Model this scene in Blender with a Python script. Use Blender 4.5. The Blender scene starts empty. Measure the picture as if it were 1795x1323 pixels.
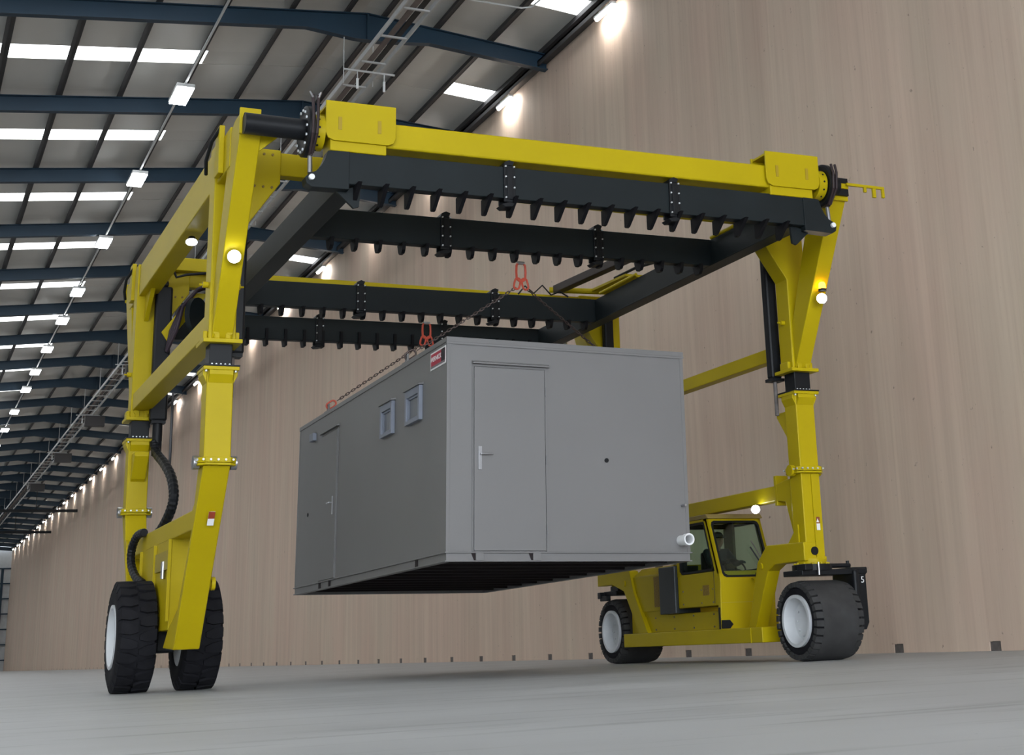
import bpy, bmesh, math, random
from mathutils import Vector, Matrix
random.seed(7)
PI = math.pi
scene = bpy.context.scene
COL = scene.collection

# ------------------------------------------------------------------ camera, world, light, exposure
HC = 0.3586                                   # camera height above the slab
cam_d = bpy.data.cameras.new('camera')
cam = bpy.data.objects.new('camera', cam_d); COL.objects.link(cam)
right = Vector((0.89297805, -0.44805842, -0.04282365))
up_v = Vector((-0.08979227, -0.27056562, 0.95850488))
fwd = Vector((0.44105278, 0.85207858, 0.28184134))
M = Matrix((right, up_v, -fwd)).transposed().to_4x4()
M.translation = Vector((0, 0, HC))
cam.matrix_world = M
cam_d.sensor_fit = 'HORIZONTAL'; cam_d.sensor_width = 36.0
cam_d.lens = 36.0 * 2545.406 / 1795.0
cam_d.shift_x = -223.71 / 1795.0
cam_d.shift_y = -289.13 / 1795.0
cam_d.clip_start = 0.05; cam_d.clip_end = 600
scene.camera = cam

world = bpy.data.worlds.new('daylight'); scene.world = world
world.use_nodes = True
bg = world.node_tree.nodes['Background']
bg.inputs[0].default_value = (0.86, 0.93, 1.0, 1)      # overcast sky seen through the open end of the hall
bg.inputs[1].default_value = 8.6
SKYLIGHT = 5.8
LAMP = 40.0
WALL_LAMP = 110.0
scene.view_settings.view_transform = 'Standard'
scene.view_settings.look = 'None'
scene.view_settings.gamma = 1.0
scene.view_settings.use_curve_mapping = False
scene.view_settings.exposure = 0.0
scene.cycles.transparent_max_bounces = 32

# ------------------------------------------------------------------ materials
def nt(name):
    m = bpy.data.materials.new(name); m.use_nodes = True
    return m, m.node_tree.nodes, m.node_tree.links
def paint(name, col, rough=0.45, metal=0.0, var=0.06, scale=3.0, bump=0.0, spec=0.4):
    m, n, l = nt(name); b = n['Principled BSDF']
    b.inputs['Roughness'].default_value = rough; b.inputs['Metallic'].default_value = metal
    b.inputs['Specular IOR Level'].default_value = spec
    tc = n.new('ShaderNodeTexCoord'); nz = n.new('ShaderNodeTexNoise')
    nz.inputs['Scale'].default_value = scale; nz.inputs['Detail'].default_value = 4
    l.new(tc.outputs['Object'], nz.inputs['Vector'])
    r = n.new('ShaderNodeValToRGB')
    r.color_ramp.elements[0].position = 0.3; r.color_ramp.elements[1].position = 0.7
    r.color_ramp.elements[0].color = tuple(c * (1 - var) for c in col) + (1,)
    r.color_ramp.elements[1].color = tuple(min(1, c * (1 + var)) for c in col) + (1,)
    l.new(nz.outputs['Fac'], r.inputs['Fac']); l.new(r.outputs['Color'], b.inputs['Base Color'])
    if bump:
        bp = n.new('ShaderNodeBump'); bp.inputs['Strength'].default_value = bump
        l.new(nz.outputs['Fac'], bp.inputs['Height']); l.new(bp.outputs['Normal'], b.inputs['Normal'])
    return m
def emit(name, col, strength):
    m, n, l = nt(name); n.remove(n['Principled BSDF'])
    e = n.new('ShaderNodeEmission'); e.inputs[0].default_value = col + (1,); e.inputs[1].default_value = strength
    l.new(e.outputs[0], n['Material Output'].inputs['Surface'])
    return m
def glass(name, tint, refl=0.035):
    m, n, l = nt(name); n.remove(n['Principled BSDF'])
    t = n.new('ShaderNodeBsdfTransparent'); t.inputs[0].default_value = tint + (1,)
    g = n.new('ShaderNodeBsdfGlossy'); g.inputs['Roughness'].default_value = 0.03
    mx = n.new('ShaderNodeMixShader'); mx.inputs[0].default_value = refl
    l.new(t.outputs[0], mx.inputs[1]); l.new(g.outputs[0], mx.inputs[2])
    l.new(mx.outputs[0], n['Material Output'].inputs['Surface'])
    return m

YEL = paint('yellow_paint', (0.455, 0.350, 0.004), 0.42, var=0.05, scale=1.2, spec=0.16)
BLK = paint('black_paint', (0.009, 0.010, 0.012), 0.45, spec=0.2)
GRN = paint('dark_grey_green_paint', (0.010, 0.0145, 0.0165), 0.5, var=0.15, scale=1.5, spec=0.2)
TOOTH = paint('shaded_tooth_paint', (0.006, 0.006, 0.008), 0.6, spec=0.15)  # frame paint darkened for the teeth; their shadow side is put into the colour
STEEL = paint('bright_steel', (0.40, 0.40, 0.42), 0.3, 0.9)
WHT = paint('white_paint', (0.80, 0.81, 0.82), 0.4)
BOLT = paint('zinc_bolts', (0.6, 0.62, 0.64), 0.35, 0.3)
RUB = paint('black_rubber', (0.012, 0.012, 0.015), 0.8, var=0.2, scale=6, spec=0.15)
RUB2 = paint('grey_worn_rubber', (0.035, 0.035, 0.036), 0.8, var=0.2, scale=5)
CAB = paint('grey_cabin_paint', (0.168, 0.165, 0.166), 0.42, var=0.035, scale=0.8)
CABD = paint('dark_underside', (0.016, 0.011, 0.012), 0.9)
HNDL = paint('satin_handle_steel', (0.30, 0.30, 0.31), 0.4, 0.3)
RED = paint('red_lifting_gear', (0.55, 0.08, 0.045), 0.45)
CHAIN = paint('dark_chain_steel', (0.07, 0.05, 0.045), 0.5, 0.6)
SIGNR = paint('sign_red', (0.42, 0.03, 0.06), 0.5)
NAVY = paint('navy_steel_paint', (0.012, 0.035, 0.062), 0.5, var=0.12, scale=0.6)
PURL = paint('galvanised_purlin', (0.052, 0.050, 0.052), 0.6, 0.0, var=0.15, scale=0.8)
SHEET = paint('grey_roof_liner', (0.62, 0.61, 0.575), 0.45, var=0.06, scale=0.35)
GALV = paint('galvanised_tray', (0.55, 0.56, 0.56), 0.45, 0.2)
RIMW = paint('grey_white_rim', (0.60, 0.62, 0.64), 0.45)
DARKHOLE = paint('dark_opening', (0.02, 0.02, 0.02), 0.8)
GREYP = paint('grey_patch_steel', (0.13, 0.115, 0.11), 0.7, var=0.3, scale=8)
VENT = paint('perforated_yellow_grille', (0.25, 0.16, 0.02), 0.6, var=0.3, scale=60)
WINP = paint('frosted_pane', (0.11, 0.12, 0.14), 0.25)
WINF = paint('pale_window_frame', (0.20, 0.22, 0.27), 0.45)
CLOTH = paint('dark_workwear', (0.02, 0.028, 0.035), 0.9)
SKIN = paint('skin', (0.16, 0.09, 0.06), 0.6)
GLASS = glass('green_tinted_glass', (0.80, 0.89, 0.84))
E_SKY = emit('daylit_skylight', (0.95, 0.98, 1.0), SKYLIGHT)
E_LAMP = emit('led_lamp_face', (0.95, 0.98, 1.0), LAMP)
E_WALL = emit('led_tube_face', (1.0, 0.97, 0.93), WALL_LAMP)
E_WORK = emit('work_lamp_lens', (0.92, 0.97, 1.0), 60.0)
E_AMB = emit('amber_beacon_lens', (1.0, 0.45, 0.02), 14.0)

def timber():
    m, n, l = nt('pale_timber_board'); b = n['Principled BSDF']
    b.inputs['Roughness'].default_value = 0.75; b.inputs['Specular IOR Level'].default_value = 0.2
    g = n.new('ShaderNodeNewGeometry')
    oi = n.new('ShaderNodeObjectInfo')
    def streak(sx, sz, detail, dist=0.0):
        mp = n.new('ShaderNodeMapping'); mp.inputs['Scale'].default_value = (1.0, sx, sz)
        l.new(g.outputs['Position'], mp.inputs['Vector'])
        t = n.new('ShaderNodeTexNoise'); t.inputs['Scale'].default_value = 1.0
        t.inputs['Detail'].default_value = detail; t.inputs['Roughness'].default_value = 0.6
        t.inputs['Distortion'].default_value = dist
        l.new(mp.outputs[0], t.inputs['Vector']); return t
    a = streak(2.2, 0.10, 6, 0.6); c = streak(18.0, 0.35, 4); d = streak(0.5, 0.22, 4); e = streak(11.0, 8.0, 3)
    def ramp(src, p0, c0, p1, c1):
        r = n.new('ShaderNodeValToRGB')
        r.color_ramp.elements[0].position = p0; r.color_ramp.elements[0].color = c0 + (1,)
        r.color_ramp.elements[1].position = p1; r.color_ramp.elements[1].color = c1 + (1,)
        l.new(src, r.inputs['Fac']); return r
    def mix(t, f, A, B):
        x = n.new('ShaderNodeMix'); x.data_type = 'RGBA'; x.blend_type = t
        if isinstance(f, float): x.inputs[0].default_value = f
        else: l.new(f, x.inputs[0])
        l.new(A, x.inputs[6])
        if isinstance(B, tuple): x.inputs[7].default_value = B
        else: l.new(B, x.inputs[7])
        return x.outputs[2]
    base = ramp(a.outputs['Fac'], 0.32, (0.60, 0.475, 0.385), 0.68, (0.70, 0.565, 0.46))
    pink = ramp(d.outputs['Fac'], 0.35, (1.0, 0.955, 0.945), 0.65, (0.98, 1.0, 0.98))
    fine = ramp(c.outputs['Fac'], 0.25, (0.90, 0.875, 0.86), 0.55, (1.0, 1.0, 1.0))
    spots = ramp(e.outputs['Fac'], 0.70, (0, 0, 0), 0.76, (0.7, 0.7, 0.7))
    x = mix('MULTIPLY', 1.0, base.outputs[0], pink.outputs[0])
    x = mix('MULTIPLY', 0.7, x, fine.outputs[0])
    x = mix('MIX', spots.outputs[0], x, (0.20, 0.14, 0.11, 1))
    rr = n.new('ShaderNodeMapRange'); rr.inputs[3].default_value = 0.975; rr.inputs[4].default_value = 1.025
    l.new(oi.outputs['Random'], rr.inputs[0])
    cmb = n.new('ShaderNodeCombineColor')
    for i in range(3): l.new(rr.outputs[0], cmb.inputs[i])
    x = mix('MULTIPLY', 1.0, x, cmb.outputs[0])
    l.new(x, b.inputs['Base Color'])
    return m
TIMBER = timber()
def concrete():
    m, n, l = nt('smooth_concrete'); b = n['Principled BSDF']
    b.inputs['Specular IOR Level'].default_value = 0.45
    g = n.new('ShaderNodeNewGeometry')
    def nz(sx, sy, det):
        mp = n.new('ShaderNodeMapping'); mp.inputs['Scale'].default_value = (sx, sy, 1)
        mp.inputs['Rotation'].default_value = (0, 0, 0.35)
        l.new(g.outputs['Position'], mp.inputs['Vector'])
        t = n.new('ShaderNodeTexNoise'); t.inputs['Scale'].default_value = 1; t.inputs['Detail'].default_value = det
        l.new(mp.outputs[0], t.inputs['Vector']); return t
    a = nz(0.35, 0.6, 6); s = nz(0.5, 5.0, 5); sp = nz(14, 14, 2)
    r = n.new('ShaderNodeValToRGB')
    r.color_ramp.elements[0].position = 0.3; r.color_ramp.elements[0].color = (0.315, 0.324, 0.328, 1)
    r.color_ramp.elements[1].position = 0.7; r.color_ramp.elements[1].color = (0.40, 0.412, 0.418, 1)
    l.new(a.outputs['Fac'], r.inputs['Fac'])
    r2 = n.new('ShaderNodeValToRGB')
    r2.color_ramp.elements[0].position = 0.55; r2.color_ramp.elements[0].color = (1, 1, 1, 1)
    r2.color_ramp.elements[1].position = 0.72; r2.color_ramp.elements[1].color = (0.70, 0.69, 0.69, 1)
    l.new(s.outputs['Fac'], r2.inputs['Fac'])
    r3 = n.new('ShaderNodeValToRGB')
    r3.color_ramp.elements[0].position = 0.76; r3.color_ramp.elements[0].color = (1, 1, 1, 1)
    r3.color_ramp.elements[1].position = 0.80; r3.color_ramp.elements[1].color = (0.45, 0.45, 0.45, 1)
    l.new(sp.outputs['Fac'], r3.inputs['Fac'])
    x = n.new('ShaderNodeMix'); x.data_type = 'RGBA'; x.blend_type = 'MULTIPLY'; x.inputs[0].default_value = 1
    l.new(r.outputs[0], x.inputs[6]); l.new(r2.outputs[0], x.inputs[7])
    y = n.new('ShaderNodeMix'); y.data_type = 'RGBA'; y.blend_type = 'MULTIPLY'; y.inputs[0].default_value = 1
    l.new(x.outputs[2], y.inputs[6]); l.new(r3.outputs[0], y.inputs[7])
    l.new(y.outputs[2], b.inputs['Base Color'])
    mr = n.new('ShaderNodeMapRange'); mr.inputs[3].default_value = 0.42; mr.inputs[4].default_value = 0.62
    l.new(a.outputs['Fac'], mr.inputs[0]); l.new(mr.outputs[0], b.inputs['Roughness'])
    return m
CONC = concrete()

# ------------------------------------------------------------------ mesh helpers
class MB:
    def __init__(s): s.v = []; s.f = []
    def add(s, vs, fs):
        o = len(s.v); s.v += [tuple(p) for p in vs]; s.f += [tuple(i + o for i in f) for f in fs]; return s
    def box(s, x0, x1, y0, y1, z0, z1):
        x0, x1 = sorted((x0, x1)); y0, y1 = sorted((y0, y1)); z0, z1 = sorted((z0, z1))
        return s.add([(x0, y0, z0), (x1, y0, z0), (x1, y1, z0), (x0, y1, z0), (x0, y0, z1), (x1, y0, z1), (x1, y1, z1), (x0, y1, z1)],
                     [(3, 2, 1, 0), (4, 5, 6, 7), (0, 1, 5, 4), (1, 2, 6, 5), (2, 3, 7, 6), (3, 0, 4, 7)])
    def prism(s, pts, axis, a, b):
        n = len(pts)
        def P(p, t): return {'x': (t, p[0], p[1]), 'y': (p[0], t, p[1]), 'z': (p[0], p[1], t)}[axis]
        vs = [P(p, a) for p in pts] + [P(p, b) for p in pts]
        fs = [tuple(range(n)), tuple(range(2 * n - 1, n - 1, -1))] + [(i, i + n, (i + 1) % n + n, (i + 1) % n) for i in range(n)]
        return s.add(vs, fs)
    def ring_prism(s, outer, inner, axis, a, b):
        n = len(outer)
        def P(p, t): return {'x': (t, p[0], p[1]), 'y': (p[0], t, p[1]), 'z': (p[0], p[1], t)}[axis]
        vs = [P(p, a) for p in outer] + [P(p, a) for p in inner] + [P(p, b) for p in outer] + [P(p, b) for p in inner]
        fs = []
        for i in range(n):
            j = (i + 1) % n
            fs += [(i, j, n + j, n + i), (2 * n + i, 3 * n + i, 3 * n + j, 2 * n + j), (i, 2 * n + i, 2 * n + j, j), (n + i, n + j, 3 * n + j, 3 * n + i)]
        return s.add(vs, fs)
    def tube(s, p0, p1, r, n=12, r1=None):
        p0, p1 = Vector(p0), Vector(p1); r1 = r if r1 is None else r1
        d = (p1 - p0).normalized(); a = d.orthogonal().normalized(); b = d.cross(a)
        vs = [p0 + (a * math.cos(2 * PI * i / n) + b * math.sin(2 * PI * i / n)) * r for i in range(n)]
        vs += [p1 + (a * math.cos(2 * PI * i / n) + b * math.sin(2 * PI * i / n)) * r1 for i in range(n)]
        return s.add(vs, [(i, (i + 1) % n, (i + 1) % n + n, i + n) for i in range(n)] + [tuple(range(n - 1, -1, -1)), tuple(range(n, 2 * n))])
    def bar(s, p0, p1, w, h, upv=(0, 0, 1)):
        p0, p1 = Vector(p0), Vector(p1); d = (p1 - p0).normalized(); u = Vector(upv)
        a = d.cross(u).normalized(); b = a.cross(d).normalized()
        vs = []
        for p in (p0, p1):
            for i, j in ((-1, -1), (1, -1), (1, 1), (-1, 1)): vs.append(p + a * (w / 2 * i) + b * (h / 2 * j))
        return s.add(vs, [(3, 2, 1, 0), (4, 5, 6, 7), (0, 1, 5, 4), (1, 2, 6, 5), (2, 3, 7, 6), (3, 0, 4, 7)])
    def path(s, pts, r, n=8, closed=False):
        P = [Vector(p) for p in pts]; m = len(P); rings = []; a = None
        for k, p in enumerate(P):
            if closed: d = (P[(k + 1) % m] - P[k - 1])
            else: d = P[min(k + 1, m - 1)] - P[max(k - 1, 0)]
            d.normalize()
            if a is None: a = d.orthogonal().normalized()
            else: a = (a - d * a.dot(d)).normalized()
            b = d.cross(a)
            rr = r[k] if isinstance(r, (list, tuple)) else r
            rings.append([p + (a * math.cos(2 * PI * i / n) + b * math.sin(2 * PI * i / n)) * rr for i in range(n)])
        vs = [v for g in rings for v in g]; fs = []
        for k in range(m if closed else m - 1):
            q = (k + 1) % m
            fs += [(k * n + i, k * n + (i + 1) % n, q * n + (i + 1) % n, q * n + i) for i in range(n)]
        if not closed: fs += [tuple(range(n - 1, -1, -1)), tuple(range((m - 1) * n, m * n))]
        return s.add(vs, fs)
    def lathe(s, prof, c, axis='x', n=40):       # prof: (offset along axis, radius); closed profile loop
        m = len(prof); vs = []; fs = []
        for i in range(n):
            t = 2 * PI * i / n; ct, st = math.cos(t), math.sin(t)
            for (o, r) in prof:
                if axis == 'x': vs.append((c[0] + o, c[1] + r * ct, c[2] + r * st))
                elif axis == 'z': vs.append((c[0] + r * ct, c[1] + r * st, c[2] + o))
                else: vs.append((c[0] + r * st, c[1] + o, c[2] + r * ct))
        for i in range(n):
            j = (i + 1) % n
            for k in range(m):
                q = (k + 1) % m
                fs.append((i * m + k, j * m + k, j * m + q, i * m + q))
        return s.add(vs, fs)
    def shear(s, k, x0):
        s.v = [(x, y, z + k * (x - x0)) for x, y, z in s.v]; return s
    def build(s, name, mat, parent=None, bevel=0.0, smooth=False, org=None):
        xs, ys, zs = zip(*s.v)
        o = Vector(org) if org else Vector(((min(xs) + max(xs)) / 2, (min(ys) + max(ys)) / 2, min(zs)))
        me = bpy.data.meshes.new(name)
        me.from_pydata([(x - o.x, y - o.y, z - o.z) for x, y, z in s.v], [], s.f)
        bm = bmesh.new(); bm.from_mesh(me); bmesh.ops.recalc_face_normals(bm, faces=bm.faces); bm.to_mesh(me); bm.free()
        me.materials.append(mat)
        small = name.endswith(('bolts', '_holes', '_nuts', '_screws'))
        if smooth:
            for p in me.polygons: p.use_smooth = True
            me.set_sharp_from_angle(angle=math.radians(40))
        ob = link(name, me, o, parent, bevel)
        if small: ob['kind'] = 'stuff'
        return ob
WO = {}
def link(name, data, o, parent=None, bevel=0.0):
    ob = bpy.data.objects.new(name, data); COL.objects.link(ob)
    WO[ob] = Vector(o)
    if parent is not None:
        ob.parent = parent; ob.location = Vector(o) - WO[parent]
    else: ob.location = o
    if bevel:
        b = ob.modifiers.new('bevel', 'BEVEL'); b.width = bevel; b.segments = 2; b.limit_method = 'ANGLE'; b.angle_limit = math.radians(40)
    return ob
def tag(o, label, cat, group=None):
    o['label'] = label; o['category'] = cat
    if group: o['group'] = group
    return o
def struct(o, label, cat):
    o['kind'] = 'structure'; o['label'] = label; o['category'] = cat; return o
def empty(name, loc, parent=None):
    return link(name, None, loc, parent)
def text_mesh(txt, size, thick=0.002):
    cu = bpy.data.curves.new('lettering', 'FONT'); cu.body = txt; cu.size = size; cu.extrude = thick
    cu.align_x = 'CENTER'; cu.align_y = 'CENTER'
    t = bpy.data.objects.new('lettering', cu); COL.objects.link(t)
    bpy.context.view_layer.update()
    me = bpy.data.meshes.new_from_object(t.evaluated_get(bpy.context.evaluated_depsgraph_get()))
    bpy.data.objects.remove(t); bpy.data.curves.remove(cu)
    return me

# ------------------------------------------------------------------ the hall
WX = 13.69; X0 = -25.0; Y0 = -18.45; BAY = 6.2; NB = 35
YEND = Y0 + BAY * NB                                # 198.55
fl = MB().box(X0 - 1, WX + 1.2, Y0 - 30, YEND + 2, -0.3, 0).build('floor', CONC)
struct(fl, 'smooth grey concrete floor of the warehouse with faint tyre marks', 'floor')

# right wall: board panels 2.2 m wide with a dark pocket at the foot of every joint
wr = empty('wall_right', (WX, 90, 0)); struct(wr, 'tall pale timber board wall along the right of the hall', 'wall')
PW = 2.21; ZT = 14.95
pan = [(0.0015, 0.0), (PW - 0.24, 0.0), (PW - 0.24, 0.13), (PW - 0.0015, 0.13), (PW - 0.0015, ZT), (0.0015, ZT)]
mb = MB().prism([(y, z) for y, z in pan], 'x', WX, WX + 0.06)
first = None
k0 = -11; kn = 82
for k in range(k0, kn):
    yy = 18.62 + 0.12 + k * PW
    if first is None:
        first = MB().prism([(y + yy, z) for y, z in pan], 'x', WX, WX + 0.06).build('panel', TIMBER, wr, org=(WX, yy, 0))
    else:
        link('panel', first.data, (WX, yy, 0), wr)
MB().box(WX + 0.09, WX + 0.2, Y0 - 10, YEND, 0, ZT).build('backing', GREYP, wr)
pk = None
for k in range(k0, kn):
    yy = 18.74 + k * PW + PW - 0.12
    if pk is None: pk = MB().box(WX + 0.012, WX + 0.085, yy - 0.112, yy + 0.108, 0.0, 0.124).build('foot_block', GREYP, wr)
    else: link('foot_block', pk.data, (WX + 0.0485, yy - 0.002, 0), wr)

# ceiling
ce = empty('ceiling', (0, 90, 13)); struct(ce, 'pitched warehouse roof with navy rafters, purlins and white skylights', 'ceiling')
ML, ZL = 0.1098, 13.514
XR_ = 9.05
def zl(x): return ZL + ML * x                       # soffit of rafters, left slope
def zr(x): return ZL + ML * XR_ - 0.08 * (x - XR_)  # right slope
DR, DP = 0.42, 0.22
def sheetmesh(xa, xb, ya, yb, side, lift=0.0, th=0.05):
    z = zl if side == 'l' else zr
    za, zb = z(xa) + DR + DP + lift, z(xb) + DR + DP + lift
    return MB().prism([(xa, za), (xb, zb), (xb, zb + th), (xa, za + th)], 'y', ya, yb)
specs = [('roof_panel', X0, XR_, 0, 3.25, 'l', 0, SHEET), ('roof_panel', X0, XR_, 4.15, 6.2, 'l', 0, SHEET), ('roof_panel', 5.98, XR_, 3.25, 4.15, 'l', 0.012, SHEET),
         ('skylight', X0 + 1, 5.98, 3.25, 4.15, 'l', 0.012, E_SKY),
         ('roof_panel', XR_, WX + 0.5, 0, 3.3, 'r', 0, SHEET), ('roof_panel', XR_, WX + 0.5, 4.15, 6.2, 'r', 0, SHEET), ('roof_panel', XR_, 12.42, 3.3, 4.15, 'r', 0.012, SHEET),
         ('skylight', 12.42, 13.66, 3.3, 4.15, 'r', 0.012, E_SKY), ('roof_panel', 13.66, WX + 0.5, 3.3, 4.15, 'r', 0.012, SHEET), ('roof_panel', X0, X0 + 1, 3.25, 4.15, 'l', 0.012, SHEET)]
for (nm, xa, xb, ya, yb, sd, li, mt) in specs:
    src = None
    for b in range(NB):
        yy = Y0 + b * BAY
        if src is None:
            src = sheetmesh(xa, xb, ya + yy, yb + yy, sd, li).build(nm, mt, ce)
            base = WO[src].copy()
        else: link(nm, src.data, base + Vector((0, b * BAY, 0)), ce)
def rafter(y, parent):
    m = MB()
    soff = [(X0, zl(X0)), (7.6, zl(7.6)), (8.75, zl(8.75) - 0.24), (9.35, zr(9.35) - 0.24), (10.6, zr(10.6)), (WX - 0.02, zr(WX))]
    top = [(WX - 0.02, zr(WX) + DR), (XR_, zl(XR_) + DR), (X0, zl(X0) + DR)]
    m.prism(soff + top, 'y', y - 0.012, y + 0.012)
    for i in range(len(soff) - 1):                  # bottom flange
        (xa, za), (xb, zb) = soff[i], soff[i + 1]
        m.prism([(xa, za), (xb, zb), (xb, zb + 0.022), (xa, za + 0.022)], 'y', y - 0.1, y + 0.1)
    for (xa, xb, z) in ((X0, XR_, zl), (XR_, WX - 0.02, zr)):
        m.prism([(xa, z(xa) + DR), (xb, z(xb) + DR), (xb, z(xb) + DR - 0.022), (xa, z(xa) + DR - 0.022)], 'y', y - 0.1, y + 0.1)
    m.box(XR_ - 0.02, XR_ + 0.02, y - 0.1, y + 0.1, zl(XR_) - 0.25, zl(XR_) + DR)
    return m.build('rafter', NAVY, parent, org=(0, y, 13))
r0 = None
for b in range(NB + 1):
    y = Y0 + b * BAY
    if r0 is None: r0 = rafter(y, ce)
    else: link('rafter', r0.data, (0, y, 13), ce)
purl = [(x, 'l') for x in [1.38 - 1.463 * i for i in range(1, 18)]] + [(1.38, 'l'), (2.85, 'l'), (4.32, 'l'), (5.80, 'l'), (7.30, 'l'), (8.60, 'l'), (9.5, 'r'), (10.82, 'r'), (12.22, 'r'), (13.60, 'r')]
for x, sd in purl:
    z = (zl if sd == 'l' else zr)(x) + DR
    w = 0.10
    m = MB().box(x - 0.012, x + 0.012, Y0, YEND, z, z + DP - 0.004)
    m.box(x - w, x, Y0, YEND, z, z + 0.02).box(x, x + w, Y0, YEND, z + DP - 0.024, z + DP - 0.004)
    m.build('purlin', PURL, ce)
# eave angle running along the head of the timber wall
MB().box(13.42, WX - 0.005, Y0, YEND, 14.32, 14.36).box(13.42, 13.45, Y0, YEND, 14.22, 14.36).build('eave_angle', PURL, ce)

# far gable, left wall
wf = empty('wall_far', (0, YEND + 0.5, 0)); struct(wf, 'distant gable wall of pale translucent sheeting with dark rails', 'wall')
src = None
for i in range(13):
    x = X0 + i * 3.0
    m = MB().box(x + 0.02, x + 2.98, YEND + 0.45, YEND + 0.5, 0, 15.6)
    if src is None: src = m.build('panel', paint('pale_far_sheeting', (0.55, 0.58, 0.6), 0.5), wf); bs = WO[src].copy()
    else: link('panel', src.data, bs + Vector((i * 3.0, 0, 0)), wf)
for zz in (1.2, 3.0, 4.8, 6.6, 8.4, 10.2, 12.0): MB().box(X0, WX, YEND + 0.2, YEND + 0.44, zz, zz + 0.14).build('rail', NAVY, wf)
for i in range(7): MB().box(X0 + 1.6 + i * 6, X0 + 1.9 + i * 6, YEND + 0.15, YEND + 0.44, 0, 12).build('post', NAVY, wf)
wl = MB().box(X0 - 0.3, X0, Y0, YEND, 0, 12.0).build('wall_left', SHEET); struct(wl, 'grey sheeted wall on the far left side of the hall', 'wall')

# timber wall head lamps: a short twin tube under the eave in every bay
ORD = ['first', 'second', 'third', 'fourth', 'fifth', 'sixth', 'seventh', 'eighth', 'ninth', 'tenth', 'eleventh', 'twelfth', 'thirteenth', 'fourteenth', 'fifteenth', 'sixteenth', 'seventeenth', 'eighteenth', 'nineteenth', 'twentieth',
       'twenty-first', 'twenty-second', 'twenty-third', 'twenty-fourth', 'twenty-fifth', 'twenty-sixth', 'twenty-seventh', 'twenty-eighth', 'twenty-ninth', 'thirtieth']
def copy_tree(root, delta):
    r = root.copy(); COL.objects.link(r); r.location = root.location + delta; WO[r] = WO[root] + delta
    for ch in root.children:
        c = ch.copy(); COL.objects.link(c); c.parent = r; WO[c] = WO[ch] + delta
    return r
yl0 = 27.30
lamp = empty('wall_lamp', (13.47, yl0, 14.02))
MB().box(13.41, 13.53, yl0 - 0.48, yl0 + 0.48, 14.10, 14.15).build('housing', WHT, lamp)
MB().tube((13.47, yl0 - 0.44, 14.07), (13.47, yl0 + 0.44, 14.07), 0.038, 10).build('tube', E_WALL, lamp, smooth=True)
for q in (-0.3, 0.27): MB().box(13.46, 13.48, yl0 + q, yl0 + q + 0.03, 14.15, 14.24).build('bracket', GALV, lamp)
tag(lamp, 'white tube lamp at the timber wall head, nearest the camera', 'lamp', 'tube lamps along the head of the timber wall')
for b in range(1, 28):
    c = copy_tree(lamp, Vector((0, b * BAY, 0)))
    tag(c, 'white tube lamp at the timber wall head, %s from the camera end' % ORD[b], 'lamp', 'tube lamps along the head of the timber wall')

# high bay lamps on a conduit along the left roof slope
zc = 13.98
cond = MB().tube((5.55, 20, zc + 0.105), (5.55, YEND - 1, zc + 0.105), 0.032, 8)
cond = cond.build('lamp_conduit', GALV); tag(cond, 'long pale conduit carrying the high bay lamps under the roof', 'conduit')
ys = [35.45, 42.75, 50.1, 57.55, 62.8, 69.0, 74.7, 79.9, 87.2, 94.3, 101.6, 109, 116, 123.5, 131, 138.5, 146]
hb = empty('high_bay_lamp', (5.55, ys[0], zc - 0.12))
MB().box(5.33, 5.77, ys[0] - 0.62, ys[0] + 0.62, zc - 0.02, zc + 0.07).build('housing', GALV, hb, 0.01)
MB().box(5.35, 5.75, ys[0] - 0.60, ys[0] - 0.03, zc - 0.06, zc - 0.021).build('led_face', E_LAMP, hb)
MB().box(5.35, 5.75, ys[0] + 0.03, ys[0] + 0.60, zc - 0.06, zc - 0.021).build('led_face', E_LAMP, hb)
tag(hb, 'square bright high bay lamp on the roof conduit, nearest the camera', 'lamp', 'high bay lamps in a row under the roof')
for i in range(1, len(ys)):
    c = copy_tree(hb, Vector((0, ys[i] - ys[0], 0)))
    tag(c, 'square bright high bay lamp on the roof conduit, %s from the camera' % ORD[i], 'lamp', 'high bay lamps in a row under the roof')

# cable ladder hung below the ridge
ct = empty('cable_ladder', (8.85, 80, 13.2))
for x in (8.55, 9.15): MB().box(x - 0.015, x + 0.015, 24, 170, 13.18, 13.30).build('side_rail', GALV, ct)
src = None
for i in range(60):
    y = 25.3 + i * 1.55
    if src is None: src = MB().box(8.56, 9.14, y - 0.03, y + 0.03, 13.18, 13.215).build('rung', GALV, ct); bs = WO[src].copy(); yb = y
    else: link('rung', src.data, bs + Vector((0, y - yb, 0)), ct)
src = None
for i in range(24):
    for x in (8.5, 9.2):
        y = 24.95 + i * BAY
        m = MB().tube((x, y, 13.1), (x, y, 14.35), 0.012, 6)
        if src is None: src = m.build('hanger_rod', GALV, ct); bs = WO[src].copy(); xb, yb = x, y
        else: link('hanger_rod', src.data, bs + Vector((x - xb, y - yb, 0)), ct)
for i in range(2): MB().box(8.72 + i * 0.16, 8.84 + i * 0.16, 24, 170, 13.216, 13.25).build('cable', paint('grey_brown_cable', (0.16, 0.13, 0.12), 0.8) if i == 0 else BLK, ct)
tag(ct, 'galvanised cable ladder with rungs hung along the roof ridge', 'cable tray')
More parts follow.
